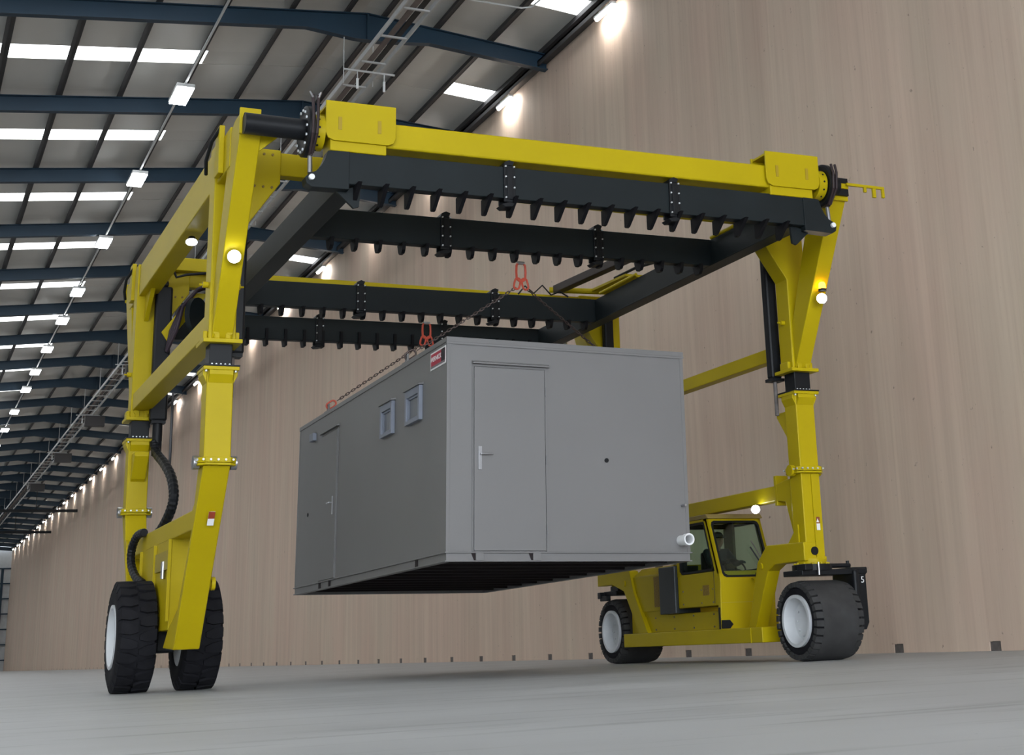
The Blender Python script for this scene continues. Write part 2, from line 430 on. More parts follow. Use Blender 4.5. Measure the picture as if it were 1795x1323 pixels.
def drop_light(y, label):
    e = empty('hanging_sensor_bar', (8.85, y, 12.7))
    MB().box(8.3, 9.5, y - 0.02, y + 0.02, 13.12, 13.16).build('crossbar', GALV, e)
    for x in (8.62, 9.25):
        MB().tube((x, y, 12.95), (x, y, 13.12), 0.014, 8).build('stem', GALV, e)
        MB().tube((x, y, 12.70), (x, y, 12.95), 0.03, 10).build('sensor_tube', WHT, e)
    if y > 50: MB().box(8.75, 9.75, y - 0.2, y + 0.2, 12.55, 13.1).build('control_box', PURL, e, 0.01)
    tag(e, label, 'ceiling sensor', 'white sensor tubes hanging under the cable ladder')
for i, y in enumerate((30.4, 55.2, 67.6, 82.5, 98.0, 115.0)):
    drop_light(y, 'pair of white tubes hanging below the cable ladder, %s from the camera' % ORD[i])
sp = empty('sprinkler_pipe', (10, 27.0, 13.7))
MB().tube((8.0, 27.0, 13.7), (11.3, 27.0, 13.7), 0.022, 8).build('pipe', GALV, sp, smooth=True)
MB().path([(11.3, 27.0, 13.7), (11.5, 26.9, 13.72), (11.6, 26.5, 13.8)], 0.02, 8).build('elbow', GALV, sp, smooth=True)
MB().lathe([(-0.05, 0.02), (0.03, 0.07), (0.05, 0.06), (0.05, 0.02)], (11.6, 26.45, 13.8), 'y', 12).build('fitting', GALV, sp, smooth=True)
for yy, lab in ((124.0, 'dark beam hung across the far hall, nearer of the two'), (144.2, 'dark beam hung across the far hall, farther of the two')):
    hbm = empty('hanging_beam', (4, yy, 11.9))
    MB().box(-5, 13.05, yy - 0.1, yy + 0.1, 11.9, 12.12).build('beam', BLK, hbm)
    for xx in (-2, 4, 10): MB().tube((xx, yy, 12.12), (xx, yy, 13.5), 0.03, 6).build('hanger_rod', BLK, hbm)
    tag(hbm, lab, 'beam', 'dark beams hung across the far hall')
tag(sp, 'thin galvanised pipe with an elbow below the roof near the ridge', 'pipe')

# ------------------------------------------------------------------ gantry crane
XLc, XRc, YF, YR, YM = 3.115, 10.80, 16.44, 22.25, 19.345
crane = empty('gantry_crane', (6.95, YM, 0))
tag(crane, 'huge yellow mobile gantry crane straddling a suspended grey cabin', 'gantry crane')
TILT = 0.010

def bolts(m, pts, axis, r=0.014, h=0.016):
    for p in pts:
        q = list(p); q['xyz'.index(axis)] += h
        m.tube(p, q, r, 6)
    return m

def make_leg(X, Y, sx, sy, right_side):
    def bx(m, u0, u1, v0, v1, z0, z1): return m.box(X + sx * u0, X + sx * u1, Y + sy * v0, Y + sy * v1, z0, z1)
    pu = lambda pts: [(X + sx * u, z) for u, z in pts]      # profile in the x-z plane
    pv = lambda pts: [(Y + sy * v, z) for v, z in pts]      # profile in the y-z plane
    # sleeve with inward wedge head
    leg = MB().prism(pu([(-0.15, 3.77), (0.15, 3.77), (0.15, 5.0), (0.60, 5.66), (0.60, 6.07), (-0.15, 6.07)]), 'y', Y - 0.15, Y + 0.15).build('leg', YEL, crane, 0.012)
    # raking arm leaning out of the frame
    MB().prism(pv([(-0.16, 3.78), (0.06, 3.78), (-0.14, 4.35), (-0.82, 6.0), (-1.0, 6.06), (-1.30, 6.06), (-1.30, 5.82)]), 'x', X - 0.115, X + 0.115).build('raking_arm', YEL, leg, 0.012)
    MB().prism(pu([(0.115, 5.92), (0.40, 5.92), (0.115, 5.66)]), 'y', Y + sy * (-1.22), Y + sy * (-1.18)).build('gusset', YEL, leg)
    bx(MB(), -0.13, 0.10, -1.34, -1.303, 5.80, 6.10).build('end_plate', YEL, leg, 0.006)
    # base plate, inner tube, cap of lower column
    bx(MB(), -0.215, 0.215, -0.22, 0.22, 3.725, 3.77).build('slide_plate', YEL, leg, 0.006)
    bx(MB(), -0.125, 0.125, -0.125, 0.125, 3.40, 3.76).build('inner_tube', BLK, leg, 0.01)
    bx(MB(), -0.2, 0.2, -0.21, 0.21, 3.462, 3.478).build('wear_plate', BLK, leg)
    m = bx(MB(), -0.195, 0.195, -0.205, 0.205, 3.42, 3.46)
    for s in (-1, 1):
        m.prism(pu([(s * 0.145, 3.42), (s * 0.19, 3.42), (s * 0.19, 3.37), (s * 0.145, 3.28)]), 'y', Y - 0.14, Y + 0.14)
        m.prism(pv([(s * 0.14, 3.42), (s * 0.2, 3.42), (s * 0.2, 3.37), (s * 0.14, 3.28)]), 'x', X - 0.13, X + 0.13)
    m.build('slide_plate', YEL, leg, 0.005)
    bx(MB(), -0.145, 0.145, -0.14, 0.14, 2.42, 3.43).build('lower_column', YEL, leg, 0.012)
    # flange
    m = MB(); e = 0.07
    oc = [(-0.205 + e, -0.205), (0.205 - e, -0.205), (0.205, -0.205 + e), (0.205, 0.205 - e), (0.205 - e, 0.205), (-0.205 + e, 0.205), (-0.205, 0.205 - e), (-0.205, -0.205 + e)]
    m.prism([(X + a, Y + b) for a, b in oc], 'z', 2.375, 2.40); m.prism([(X + a, Y + b) for a, b in oc], 'z', 2.405, 2.46)
    m.build('flange', YEL, leg, 0.005)
    m = MB()
    for i in range(5):
        a = -0.16 + 0.08 * i
        m.tube((X + a, Y - sy * 0.0 - 0.206, 2.432), (X + a, Y - 0.222, 2.432), 0.013, 6)
        m.tube((X - 0.206, Y + a, 2.432), (X - 0.222, Y + a, 2.432), 0.013, 6)
        m.tube((X + a, Y - 0.17, 3.40), (X + a, Y - 0.17, 3.42), 0.014, 6)
        m.tube((X + a * 0.6, Y - 0.127, 3.495), (X + a * 0.6, Y - 0.14, 3.495), 0.010, 6)
    m.build('flange_bolts', BOLT, leg)
    for s in (-1, 1):
        MB().tube((X + s * 0.17, Y, 2.42), (X + s * 0.235, Y, 2.42), 0.075, 20).build('pin', STEEL if not right_side else YEL, leg, smooth=True)
        m = MB().tube((X + s * 0.15, Y, 4.42), (X + s * 0.21, Y, 4.42), 0.035, 12).tube((X + s * 0.21, Y, 4.42), (X + s * 0.25, Y, 4.42), 0.012, 8)
        m.build('side_boss', YEL, leg, smooth=True)
        m = MB()
        m.box(X + s * 0.15, X + s * 0.2, Y - 0.1, Y + 0.1, 3.77, 3.87); m.box(X + s * 0.06 - 0.03, X + s * 0.06 + 0.03, Y - 0.19, Y - 0.15, 3.77, 3.86)
        m.build('base_lug', YEL, leg, 0.01)
        MB().tube((X + s * 0.075, Y - 0.195, 3.85), (X + s * 0.075, Y - 0.155, 3.85), 0.035, 12).build('base_boss', YEL, leg, smooth=True)
    # wedge bolts
    m = MB()
    for zz in (5.60, 6.0):
        bolts(m, [(X + sx * u, Y - 0.15, zz) for u in (0.2, 0.3, 0.4, 0.5)], 'y', 0.016, -0.014)
    m.build('head_bolts', paint('dull_brass_bolts', (0.2, 0.13, 0.03), 0.5, 0.4), leg)
    # lift cylinder and its bracket
    cu, cv = 0.16, 0.31
    cx_, cy_ = X + sx * cu, Y + sy * cv
    cw_ = 0.085 if right_side else 0.12
    if not right_side: cx_ += sx * 0.05
    m = MB().box(cx_ - cw_, cx_ + cw_, cy_ - 0.07, cy_ + 0.07, 3.70, 5.70)
    m.box(cx_ - 0.06, cx_ + 0.06, cy_ - 0.05, cy_ + 0.05, 5.70, 5.80)
    cyl = m.build('lift_cylinder', BLK, leg, 0.03)
    MB().tube((cx_, cy_, 3.2), (cx_, cy_, 3.70), 0.028, 12).build('piston_rod', GREYP, leg, smooth=True)
    MB().box(cx_ - 0.1, cx_ + 0.1, cy_ - 0.09, cy_ + 0.09, 3.66, 3.70).build('gland_plate', BLK, leg)
    MB().prism(pv([(0.13, 3.24), (0.42, 3.24), (0.43, 3.18), (0.2, 2.88), (0.13, 2.84)]), 'x', X - 0.10, X + 0.10).build('cylinder_bracket', YEL, leg, 0.01)
    return leg
legs = {}
for (X, sx, rs) in ((XLc, 1, False), (XRc, -1, True)):
    for (Y, sy) in ((YF, 1), (YR, -1)):
        legs[(rs, sy)] = make_leg(X, Y, sx, sy, rs)

# upper frame
def part(m, name, mat, bevel=0.0, parent=crane, smooth=False): return m.build(name, mat, parent, bevel, smooth)
part(MB().box(2.99, 3.24, 15.62, 23.07, 5.58, 6.05), 'top_rail', YEL, 0.012)
part(MB().box(10.68, 10.92, 15.62, 23.07, 5.74, 6.05), 'top_rail', YEL, 0.012)
for yy in (YF, YR):
    part(MB().box(XLc + 0.6, XRc - 0.6, yy - 0.10, yy + 0.06, 5.775, 6.055), 'cross_beam', YEL, 0.012)
m = MB().prism([(16.62, 5.58), (17.15, 5.58), (16.62, 5.2)], 'x', 3.08, 3.14); part(m, 'knee_plate', YEL)
m = MB().prism([(22.07, 5.58), (21.54, 5.58), (22.07, 5.2)], 'x', 3.08, 3.14); part(m, 'knee_plate', YEL)
# small uprights on the top rail
for yy in (16.05, 22.6): part(MB().box(2.93, 2.99, yy - 0.12, yy + 0.12, 5.6, 6.17), 'rail_stop', YEL, 0.008)
m = MB().path([(2.95, 15.95, 6.15), (2.88, 16.1, 6.02), (2.86, 16.3, 5.85), (2.9, 16.5, 5.75)], 0.022, 8); part(m, 'rail_hose', BLK, smooth=True)
m = MB().path([(2.95, 22.5, 6.1), (2.87, 22.65, 5.95), (2.87, 22.8, 5.8), (2.9, 22.9, 5.7)], 0.022, 8); part(m, 'rail_hose', BLK, smooth=True)
# braces between front and rear legs
part(MB().box(2.985, 3.235, YF + 0.1, YR - 0.1, 3.87, 4.11), 'leg_brace', YEL, 0.01)
part(MB().box(10.78, 10.95, YF + 0.1, YR - 0.1, 4.01, 4.20), 'leg_brace', YEL, 0.01)

# slewing hoist beam on the raking arms, front and rear
def hoist_beam(Y, sy, front):
    b = MB().box(4.30, 9.75, Y - 0.13, Y + 0.13, 5.765, 6.06).shear(TILT, 7).build('hoist_beam', YEL, crane, 0.02)
    for (xa, xb) in ((3.86, 4.655), (9.51, 10.31)):
        y0, y1 = Y - sy * 0.16, Y + sy * 0.16
        m = MB().box(xa + 0.06, xb - 0.1, y0, y1, 5.665, 6.02).shear(TILT, 7); m.build('sleeve', YEL, b, 0.01)
        r = 0.09; pts = [(xa, 6.235), (xb, 6.235), (xb, 5.775 + r), (xb - 0.027, 5.775 + 0.027), (xb - r, 5.775), (xa + r, 5.775), (xa + 0.027, 5.775 + 0.027), (xa, 5.775 + r)]
        MB().prism(pts, 'y', y0 - sy * 0.001, y0 - sy * 0.03).shear(TILT, 7).build('side_plate', YEL, b, 0.006)
        MB().prism(pts, 'y', y1, y1 + sy * 0.03).shear(TILT, 7).build('side_plate', YEL, b, 0.006)
        MB().box(xa + 0.02, xb - 0.02, y0, y1, 6.19, 6.22).shear(TILT, 7).build('top_plate', YEL, b, 0.004)
        for t in (0.2, 0.76):
            xs_ = xa + (xb - xa) * t
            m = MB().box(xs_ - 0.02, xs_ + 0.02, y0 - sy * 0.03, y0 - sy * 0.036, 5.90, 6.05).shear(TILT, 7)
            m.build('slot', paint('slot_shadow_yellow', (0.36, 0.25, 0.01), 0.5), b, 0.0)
    # flanged drums, rings and tubes at both ends
    for s, xe, xt in ((-1, 3.86, XLc - 0.1), (1, 10.31, XRc - 0.1)):
        zc_ = 5.90 + TILT * (xe - 7)
        MB().tube((xe, Y, zc_), (xe + s * 0.12, Y, zc_), 0.20, 28).build('drum', YEL, b, smooth=True)
        m = MB()
        for i in range(12):
            a = 2 * PI * i / 12
            m.tube((xe + s * 0.07, Y + 0.2 * math.cos(a), zc_ + 0.2 * math.sin(a)), (xe + s * 0.07, Y + 0.206 * math.cos(a), zc_ + 0.206 * math.sin(a)), 0.014, 6)
        m.build('drum_holes', BLK, b)
        rg = [(-0.03, 0.20), (-0.045, 0.255), (-0.03, 0.285), (0.03, 0.285), (0.045, 0.255), (0.03, 0.20), (0.03, 0.05), (-0.03, 0.05)]
        MB().lathe(rg, (xe + s * 0.165, Y, zc_), 'x', 36).build('slew_ring', BLK, b, smooth=True)
        m = MB()
        for i in range(14):
            a = 2 * PI * i / 14
            m.tube((xe + s * 0.21, Y + 0.23 * math.cos(a), zc_ + 0.23 * math.sin(a)), (xe + s * 0.225, Y + 0.23 * math.cos(a), zc_ + 0.23 * math.sin(a)), 0.016, 6)
        m.build('ring_bolts', BOLT, b)
        MB().tube((xe + s * 0.2, Y, zc_ + 0.02), (xt, Y, zc_ + 0.02), 0.118, 24).build('telescopic_tube', BLK, b, smooth=True)
    return b
hb_f = hoist_beam(15.02, 1, True)
# hydraulic hose line along the front beam
m = MB().path([(4.7, 15.2, 6.10), (6.0, 15.2, 6.11), (8.0, 15.2, 6.13), (9.55, 15.2, 6.145)], 0.022, 8); part(m, 'hose_line', BLK, smooth=True)
# yellow hook bracket beyond the right arm
m = MB().box(10.86, 11.46, 15.0, 15.03, 5.985, 6.02).box(11.13, 11.17, 15.0, 15.03, 5.92, 5.99).box(11.27, 11.32, 15.0, 15.03, 5.86, 5.99).box(11.42, 11.46, 15.0, 15.03, 5.87, 5.99)
part(m, 'hook_bracket', YEL)
part(MB().box(10.68, 10.92, 15.06, 15.12, 5.86, 5.95).box(10.68, 10.92, 15.06, 15.12, 6.03, 6.10), 'arm_cap', BLK, 0.004)
part(MB().box(10.68, 10.92, 15.055, 15.12, 5.955, 6.025), 'arm_cap_strip', YEL, 0.004)

# hydraulics at the rear left head
m = MB().box(3.45, 4.2, 21.95, 22.1, 5.98, 6.18); part(m, 'valve_box', YEL, 0.01)
m = MB().prism([(3.3, 5.0), (3.75, 5.62), (3.95, 5.62), (3.4, 4.85)], 'y', 21.85, 21.95); part(m, 'head_strut', YEL, 0.006)
for i in range(4):
    m = MB().path([(4.4, 21.8 - 0.05 * i, 5.75 + 0.03 * i), (4.0, 21.78 - 0.05 * i, 5.74), (3.75, 21.76 - 0.05 * i, 5.62), (3.55, 21.75 - 0.05 * i, 5.35), (3.42 + 0.02 * i, 21.75 - 0.04 * i, 5.0), (3.38, 21.8, 4.7)], 0.028, 8)
    part(m, 'hydraulic_hose', paint('purplish_black_hose', (0.03, 0.018, 0.028), 0.5), smooth=True)
m = MB().path([(3.36, 21.7, 6.15), (3.38, 21.68, 5.95), (3.45, 21.68, 5.8), (3.6, 21.68, 5.85), (3.9, 21.7, 5.9), (4.3, 21.75, 5.9)], 0.02, 8); part(m, 'hydraulic_hose', BLK, smooth=True)
m = MB().tube((3.72, 21.6, 5.2), (3.78, 21.55, 5.2), 0.28, 24); part(m, 'hose_reel', GRN, smooth=True)
m = MB().tube((3.9, 22.0, 4.95), (4.4, 22.0, 5.25), 0.12, 16); part(m, 'accumulator', BLK, smooth=True)
m = MB().tube((3.62, 21.6, 4.72), (3.7, 21.5, 4.72), 0.1, 16); part(m, 'hose_guide', paint('brown_hose_guide', (0.06, 0.045, 0.03), 0.7), smooth=True)
# right rear width cylinder and bracket seen over the lifting frame
m = MB().bar((9.72, 21.95, 6.10), (10.0, 19.4, 6.12), 0.16, 0.13); part(m, 'width_cylinder', paint('dark_brown_cylinder', (0.035, 0.025, 0.022), 0.5), 0.01)
m = MB().prism([(10.25, 21.9), (10.6, 21.9), (10.75, 20.6), (10.35, 20.6)], 'z', 6.06, 6.10); part(m, 'cylinder_bracket', YEL)
m = MB().tube((9.6, 22.0, 6.1), (10.5, 21.7, 6.06), 0.05, 10); part(m, 'cylinder_link', YEL, smooth=True)
m = MB().path([(10.35, 21.0, 6.12), (10.45, 20.4, 6.16), (10.5, 19.9, 6.12), (10.5, 19.3, 6.1)], 0.025, 8); part(m, 'hydraulic_hose', BLK, smooth=True)

# work lamps
E_WORK2 = emit('small_work_lamp_lens', (0.92, 0.97, 1.0), 9.0)
def work_lamp(p, d, r, name='work_lamp', lens=None):
    p = Vector(p); d = Vector(d).normalized()
    h = MB().tube(p, p + d * 0.06, r * 0.6, 16, r).build(name, BLK, crane, smooth=True)
    MB().tube(p + d * 0.061, p + d * 0.075, r * 0.94, 20).build('lens', lens or E_WORK, h, smooth=True)
    return h
work_lamp((3.115, 15.80, 4.60), (-0.15, -1, -0.22), 0.075)
work_lamp((10.80, 15.72, 4.61), (-0.5, -1, -0.2), 0.07)
work_lamp((10.74, 17.66, 2.03), (-0.4, -1, -0.1), 0.06)
work_lamp((3.1, 18.45, 5.52), (-0.05, -0.35, -0.9), 0.075, lens=E_WORK2)
bc = MB().tube((10.79, 15.66, 4.70), (10.79, 15.66, 4.73), 0.055, 16).build('beacon', BLK, crane, smooth=True)
MB().lathe([(0, 0.001), (0, 0.05), (0.07, 0.045), (0.09, 0.03), (0.095, 0.001)], (10.79, 15.66, 4.73), 'z', 20).build('lens', E_AMB, bc, smooth=True)

# left bogie: inclined front and rear legs, housing, dual wheels
def low_leg(sy, Y):
    pts = [(-0.14, 2.375), (0.16, 2.375), (0.30, 2.02), (0.42, 1.95), (0.42, 1.72), (1.05, 0.92), (1.62, 0.72), (1.95, 0.50), (1.22, 0.47)]
    m = MB().prism([(Y + sy * v, z) for v, z in pts], 'x', XLc - 0.145, XLc + 0.145)
    return m.build('inclined_leg', YEL, crane, 0.012)
lf = low_leg(1, YF); low_leg(-1, YR)
side = MB().box(2.985, 3.245, YF + 0.4, YR - 0.4, 1.74, 1.955).build('side_beam', YEL, crane, 0.012)
hs = MB().box(2.99, 3.24, 18.22, 20.47, 0.70, 1.75).build('wheel_housing', YEL, crane, 0.01)
for yy in (18.22, 19.3, 20.4): MB().box(2.955, 2.99, yy - 0.02, yy + 0.02, 0.8, 1.74).build('rib', YEL, hs)
MB().box(2.965, 2.99, 18.3, 19.2, 1.40, 1.62).build('cover_plate', paint('dull_yellow_panel', (0.34, 0.26, 0.02), 0.5), hs)
MB().lathe([(-0.02, 0.045), (0.02, 0.045), (0.02, 0.075), (-0.02, 0.075)], (3.30, 17.25, 1.17), 'x', 16).build('lifting_eye', YEL, lf, smooth=True)

def decal(parent, x, y, z, w=0.07, h=0.17):
    d = MB().box(x - w / 2, x + w / 2, y - 0.004, y, z - h / 2, z + h / 2).build('warning_decal', WHT, parent)
    MB().box(x - w / 2, x + w / 2, y - 0.0055, y - 0.0042, z, z + h / 2).build('decal_header', paint('decal_red_brown', (0.25, 0.06, 0.02), 0.5), d)
    MB().prism([(x - 0.022, z + 0.015), (x + 0.022, z + 0.015), (x, z + 0.065)], 'y', y - 0.007, y - 0.006).build('decal_triangle', WHT, d)
# decal on the inclined leg face (the face leans, so the decal stands 1 cm off it at mid height)
ang = math.atan2(1.22 + 0.14, 2.375 - 0.47)
dcl = MB().box(3.10, 3.17, -0.002, 0.002, -0.085, 0.085).build('warning_decal', WHT, lf)
zz = 1.85; dcl.rotation_euler = (ang * 0.985, 0, 0)
def face_y(z): return YF - 0.14 + (2.375 - z) / (2.375 - 0.47) * 1.36
dcl.location = Vector((3.135, face_y(zz) - 0.01, zz - 0.085)) - WO[lf]
dh = MB().box(3.10, 3.17, -0.0035, -0.0022, 0.0, 0.085).build('decal_header', paint('decal_red', (0.30, 0.05, 0.02), 0.5), dcl)
dh.location = (0, -0.003, 0.085)

def wheel(cx, cy, R, w, rim_r, chunky, outward=-1, tyre_mat=RUB):
    h = w / 2; c = (cx, cy, R)
    prof = [(-h * 0.90, rim_r), (-h, rim_r + 0.04), (-h * 1.0, R * 0.80), (-h * 0.93, R * 0.94), (-h * 0.80, R * 0.985), (0, R * (0.985 if chunky else 1.0)), (h * 0.80, R * 0.985), (h * 0.93, R * 0.94), (h, R * 0.80), (h, rim_r + 0.04), (h * 0.90, rim_r)]
    if chunky: prof = [(o, r if r < R * 0.9 else r - 0.022) for o, r in prof]
    else: prof = [(o * (0.97 if r > R * 0.7 else 1), r - (0.03 if abs(o) > h * 0.75 and r > R * 0.9 else 0)) for o, r in prof]
    t = MB().lathe(prof, c, 'x', 64).build('wheel', tyre_mat, crane, smooth=True, org=(cx, cy, 0))
    m = MB()
    if chunky:
        N = 24
        for i in range(N):
            for s in (-1, 1):
                a0 = 2 * PI * (i + (0.5 if s > 0 else 0)) / N; da = 2 * PI / N
                # chevron lug: shoulder end wide, angled to the tread centre
                pr_ = [(s * h * 1.005, 0.10, R * 0.90), (s * h * 1.005, 0.78, R * 0.90), (s * h * 0.86, 0.84, R * 0.995), (s * h * 0.86, 0.04, R * 0.995), ]
                def pt(x, f, r): a = a0 + f * da; return (cx + x, cy + r * math.cos(a), R + r * math.sin(a))
                A = [pt(s * h * 1.0, 0.12, R * 0.86), pt(s * h * 1.0, 0.80, R * 0.86), pt(s * h * 0.88, 0.84, R * 0.995), pt(s * h * 0.88, 0.08, R * 0.995),
                     pt(s * h * 0.40, 0.92, R), pt(s * h * 0.40, 0.22, R), pt(s * h * 0.04, 0.78, R), pt(s * h * 0.04, 0.45, R)]
                B = [pt(s * h * 0.93, 0.10, R * 0.84), pt(s * h * 0.93, 0.82, R * 0.84), pt(s * h * 0.86, 0.86, R * 0.93), pt(s * h * 0.86, 0.06, R * 0.93),
                     pt(s * h * 0.40, 0.95, R * 0.94), pt(s * h * 0.40, 0.19, R * 0.94), pt(s * h * 0.03, 0.80, R * 0.94), pt(s * h * 0.03, 0.43, R * 0.94)]
                m.add(A + B, [(0, 1, 2, 3), (3, 2, 4, 5), (5, 4, 6, 7), (0, 8, 9, 1), (1, 9, 10, 2), (2, 10, 12, 4), (4, 12, 14, 6), (6, 14, 15, 7), (7, 15, 13, 5), (5, 13, 11, 3), (3, 11, 8, 0)])
        m.build('tread', RUB, t)['kind'] = 'stuff'
    else:
        N = 30
        for i in range(N):
            a0 = 2 * PI * i / N; da = 2 * PI / N
            for s in (-1, 1):
                def pt(x, f, r): a = a0 + f * da; return (cx + x, cy + r * math.cos(a), R + r * math.sin(a))
                A = [pt(s * h * 1.02, 0.06, R * 0.85), pt(s * h * 1.02, 0.80, R * 0.85), pt(s * h * 1.0, 0.80, R * 0.965), pt(s * h * 1.0, 0.06, R * 0.965), pt(s * h * 0.70, 0.80, R * 1.008), pt(s * h * 0.70, 0.06, R * 1.008)]
                B = [pt(s * h * 0.9, 0.06, R * 0.83), pt(s * h * 0.9, 0.80, R * 0.83), pt(s * h * 0.9, 0.80, R * 0.9), pt(s * h * 0.9, 0.06, R * 0.9), pt(s * h * 0.68, 0.80, R * 0.93), pt(s * h * 0.68, 0.06, R * 0.93)]
                m.add(A + B, [(0, 1, 2, 3), (3, 2, 4, 5), (0, 6, 7, 1), (1, 7, 8, 2), (2, 8, 10, 4), (5, 11, 9, 3), (3, 9, 6, 0), (4, 10, 11, 5)])
        m.build('tread', RUB2, t)['kind'] = 'stuff'
        MB().lathe([(-h * 0.74, R * 0.98), (-h * 0.74, R * 1.004), (h * 0.74, R * 1.004), (h * 0.74, R * 0.98)], c, 'x', 64).build('tread_band', RUB2, t, smooth=True)
    o = outward
    rp = [(o * h * 0.92, rim_r + 0.012), (o * h * 1.03, rim_r + 0.012), (o * h * 1.03, rim_r - 0.028), (o * h * 0.86, rim_r - 0.05), (o * h * 0.62, rim_r - 0.07), (o * h * 0.55, rim_r * 0.45), (o * h * 0.40, rim_r * 0.30), (o * h * 0.35, 0.01), (-o * h * 0.9, 0.01), (-o * h * 0.9, rim_r + 0.012)]
    MB().lathe(rp, c, 'x', 48).build('rim', RIMW, t, smooth=True)
    m = MB()
    for i in range(10):
        a = 2 * PI * i / 10
        m.tube((cx + o * h * 0.56, cy + rim_r * 0.62 * math.cos(a), R + rim_r * 0.62 * math.sin(a)), (cx + o * h * 0.64, cy + rim_r * 0.62 * math.cos(a), R + rim_r * 0.62 * math.sin(a)), 0.014, 6)
    m.build('wheel_nuts', BOLT, t)
    return t
wheel(2.745, YM, 0.66, 0.46, 0.37, True)
wheel(3.515, YM, 0.66, 0.46, 0.37, True, outward=1)
MB().tube((2.9, YM, 0.66), (3.36, YM, 0.66), 0.13, 20).build('axle', BLK, crane, smooth=True)
MB().box(3.0, 3.23, YM - 0.25, YM + 0.25, 0.45, 0.75).build('axle_block', BLK, crane, 0.03)
# hoses at the rear left leg
pts = [(3.30, 21.95, 3.40), (3.31, 21.8, 3.22), (3.33, 21.2, 3.0), (3.35, 20.7, 2.76), (3.35, 20.42, 2.5), (3.33, 20.45, 2.3), (3.28, 20.7, 2.1), (3.2, 20.9, 1.95)]
def smooth_path(p, n=6):
    P = [Vector(q) for q in p]; out = []
    for i in range(len(P) - 1):
        a, b, c, d = P[max(i - 1, 0)], P[i], P[i + 1], P[min(i + 2, len(P) - 1)]
        for k in range(n):
            t = k / n
            out.append(0.5 * ((2 * b) + (c - a) * t + (2 * a - 5 * b + 4 * c - d) * t * t + (3 * b - a - 3 * c + d) * t ** 3))
    return out + [P[-1]]
sp_ = smooth_path(pts, 8)
part(MB().path(sp_, [0.062 + 0.008 * (i % 2) for i in range(len(sp_))], 10), 'hose_bundle', BLK)
sp_ = smooth_path([(2.95, 20.1, 1.97), (2.91, 20.4, 1.95), (2.88, 20.62, 1.8), (2.88, 20.6, 1.6), (2.9, 20.3, 1.42), (2.95, 20.0, 1.32)], 8)
part(MB().path(sp_, [0.05 + 0.006 * (i % 2) for i in range(len(sp_))], 10), 'hose_bundle', BLK)
part(MB().tube((3.33, 21.95, 3.2), (3.33, 21.95, 4.2), 0.07, 12), 'hose_conduit', BLK, smooth=True)
part(MB().tube((3.5, 21.8, 3.05), (3.5, 21.8, 4.1), 0.02, 8), 'steel_pipe', paint('dark_pipe', (0.05, 0.05, 0.055), 0.4), smooth=True)
part(MB().tube((2.96, 18.55, 1.30), (2.96, 18.55, 1.5), 0.03, 10), 'grease_tube', STEEL, smooth=True)

# ------------------------------------------------------------------ right side: legs to steered wheels, chassis, cab
lr = MB().box(XRc - 0.145, XRc + 0.145, YF - 0.14, YF + 0.14, 1.27, 2.38).build('wheel_leg', YEL, crane, 0.012)
MB().prism([(YF + 0.13, 2.34), (YF + 0.30, 2.34), (YF + 0.56, 2.30), (YF + 0.56, 2.08), (YF + 0.36, 2.05), (YF + 0.15, 1.45), (YF + 0.13, 1.40)], 'x', XRc - 0.10, XRc + 0.12).build('rear_gusset', YEL, lr, 0.01)
part(MB().box(10.78, 10.96, YF + 0.55, YR - 0.3, 2.095, 2.30), 'leg_brace', YEL, 0.01)
MB().box(10.70, 10.90, YF + 0.56, YF + 0.62, 2.02, 2.42).build('brace_plate', YEL, lr, 0.008)
MB().box(XRc + 0.0, XRc + 0.03, YF - 0.16, YF - 0.14, 1.3, 2.36).build('seam_rib', YEL, lr)
decal(lr, 10.86, YF - 0.141, 1.72)
MB().prism([(YF - 0.0, 1.72), (YF + 0.30, 1.46), (YF - 0.0, 1.46)], 'x', XRc - 0.16, XRc - 0.14).build('gusset', YEL, lr)
MB().tube((XRc - 0.03, YF - 0.156, 1.37), (XRc - 0.03, YF - 0.166, 1.37), 0.055, 20).build('pivot_hole', BLK, lr, smooth=True)
# cranked arm from the leg down to the chassis beam
ar = MB().prism([(YF - 0.155, 1.245), (YF - 0.155, 1.485), (17.20, 1.505), (17.46, 1.30), (17.79, 0.44), (17.60, 0.44), (17.20, 1.17), (17.02, 1.245)], 'x', 10.605, 10.80).build('cranked_arm', YEL, crane, 0.012)
MB().box(10.80, 10.955, YF - 0.152, YF + 0.145, 1.235, 1.30).build('bearing_plate', YEL, ar, 0.006)
MB().tube((10.585, 17.36, 1.24), (10.605, 17.36, 1.24), 0.045, 16).build('arm_boss', YEL, ar, smooth=True)
# rear cranked plate
ra = MB().prism([(YR + 0.05, 1.22), (YR + 0.05, 1.42), (21.30, 1.45), (21.12, 1.40), (20.98, 1.05), (20.56, 0.45), (20.86, 0.45), (21.20, 0.92), (21.34, 1.10), (21.75, 1.22)], 'x', 10.46, 10.62).build('cranked_arm', YEL, crane, 0.008)
MB().tube((10.44, 21.30, 1.22), (10.47, 21.30, 1.22), 0.05, 16).build('arm_boss', YEL, ra, smooth=True)
MB().prism([(21.36, 0.44), (21.34, 1.08), (21.22, 1.0), (21.14, 0.44)], 'x', 10.60, 10.66).build('web_plate', YEL, ra)
# rear right wheel leg
lrr = MB().box(XRc - 0.145, XRc + 0.145, YR - 0.14, YR + 0.14, 1.27, 2.38).build('wheel_leg', YEL, crane, 0.012)
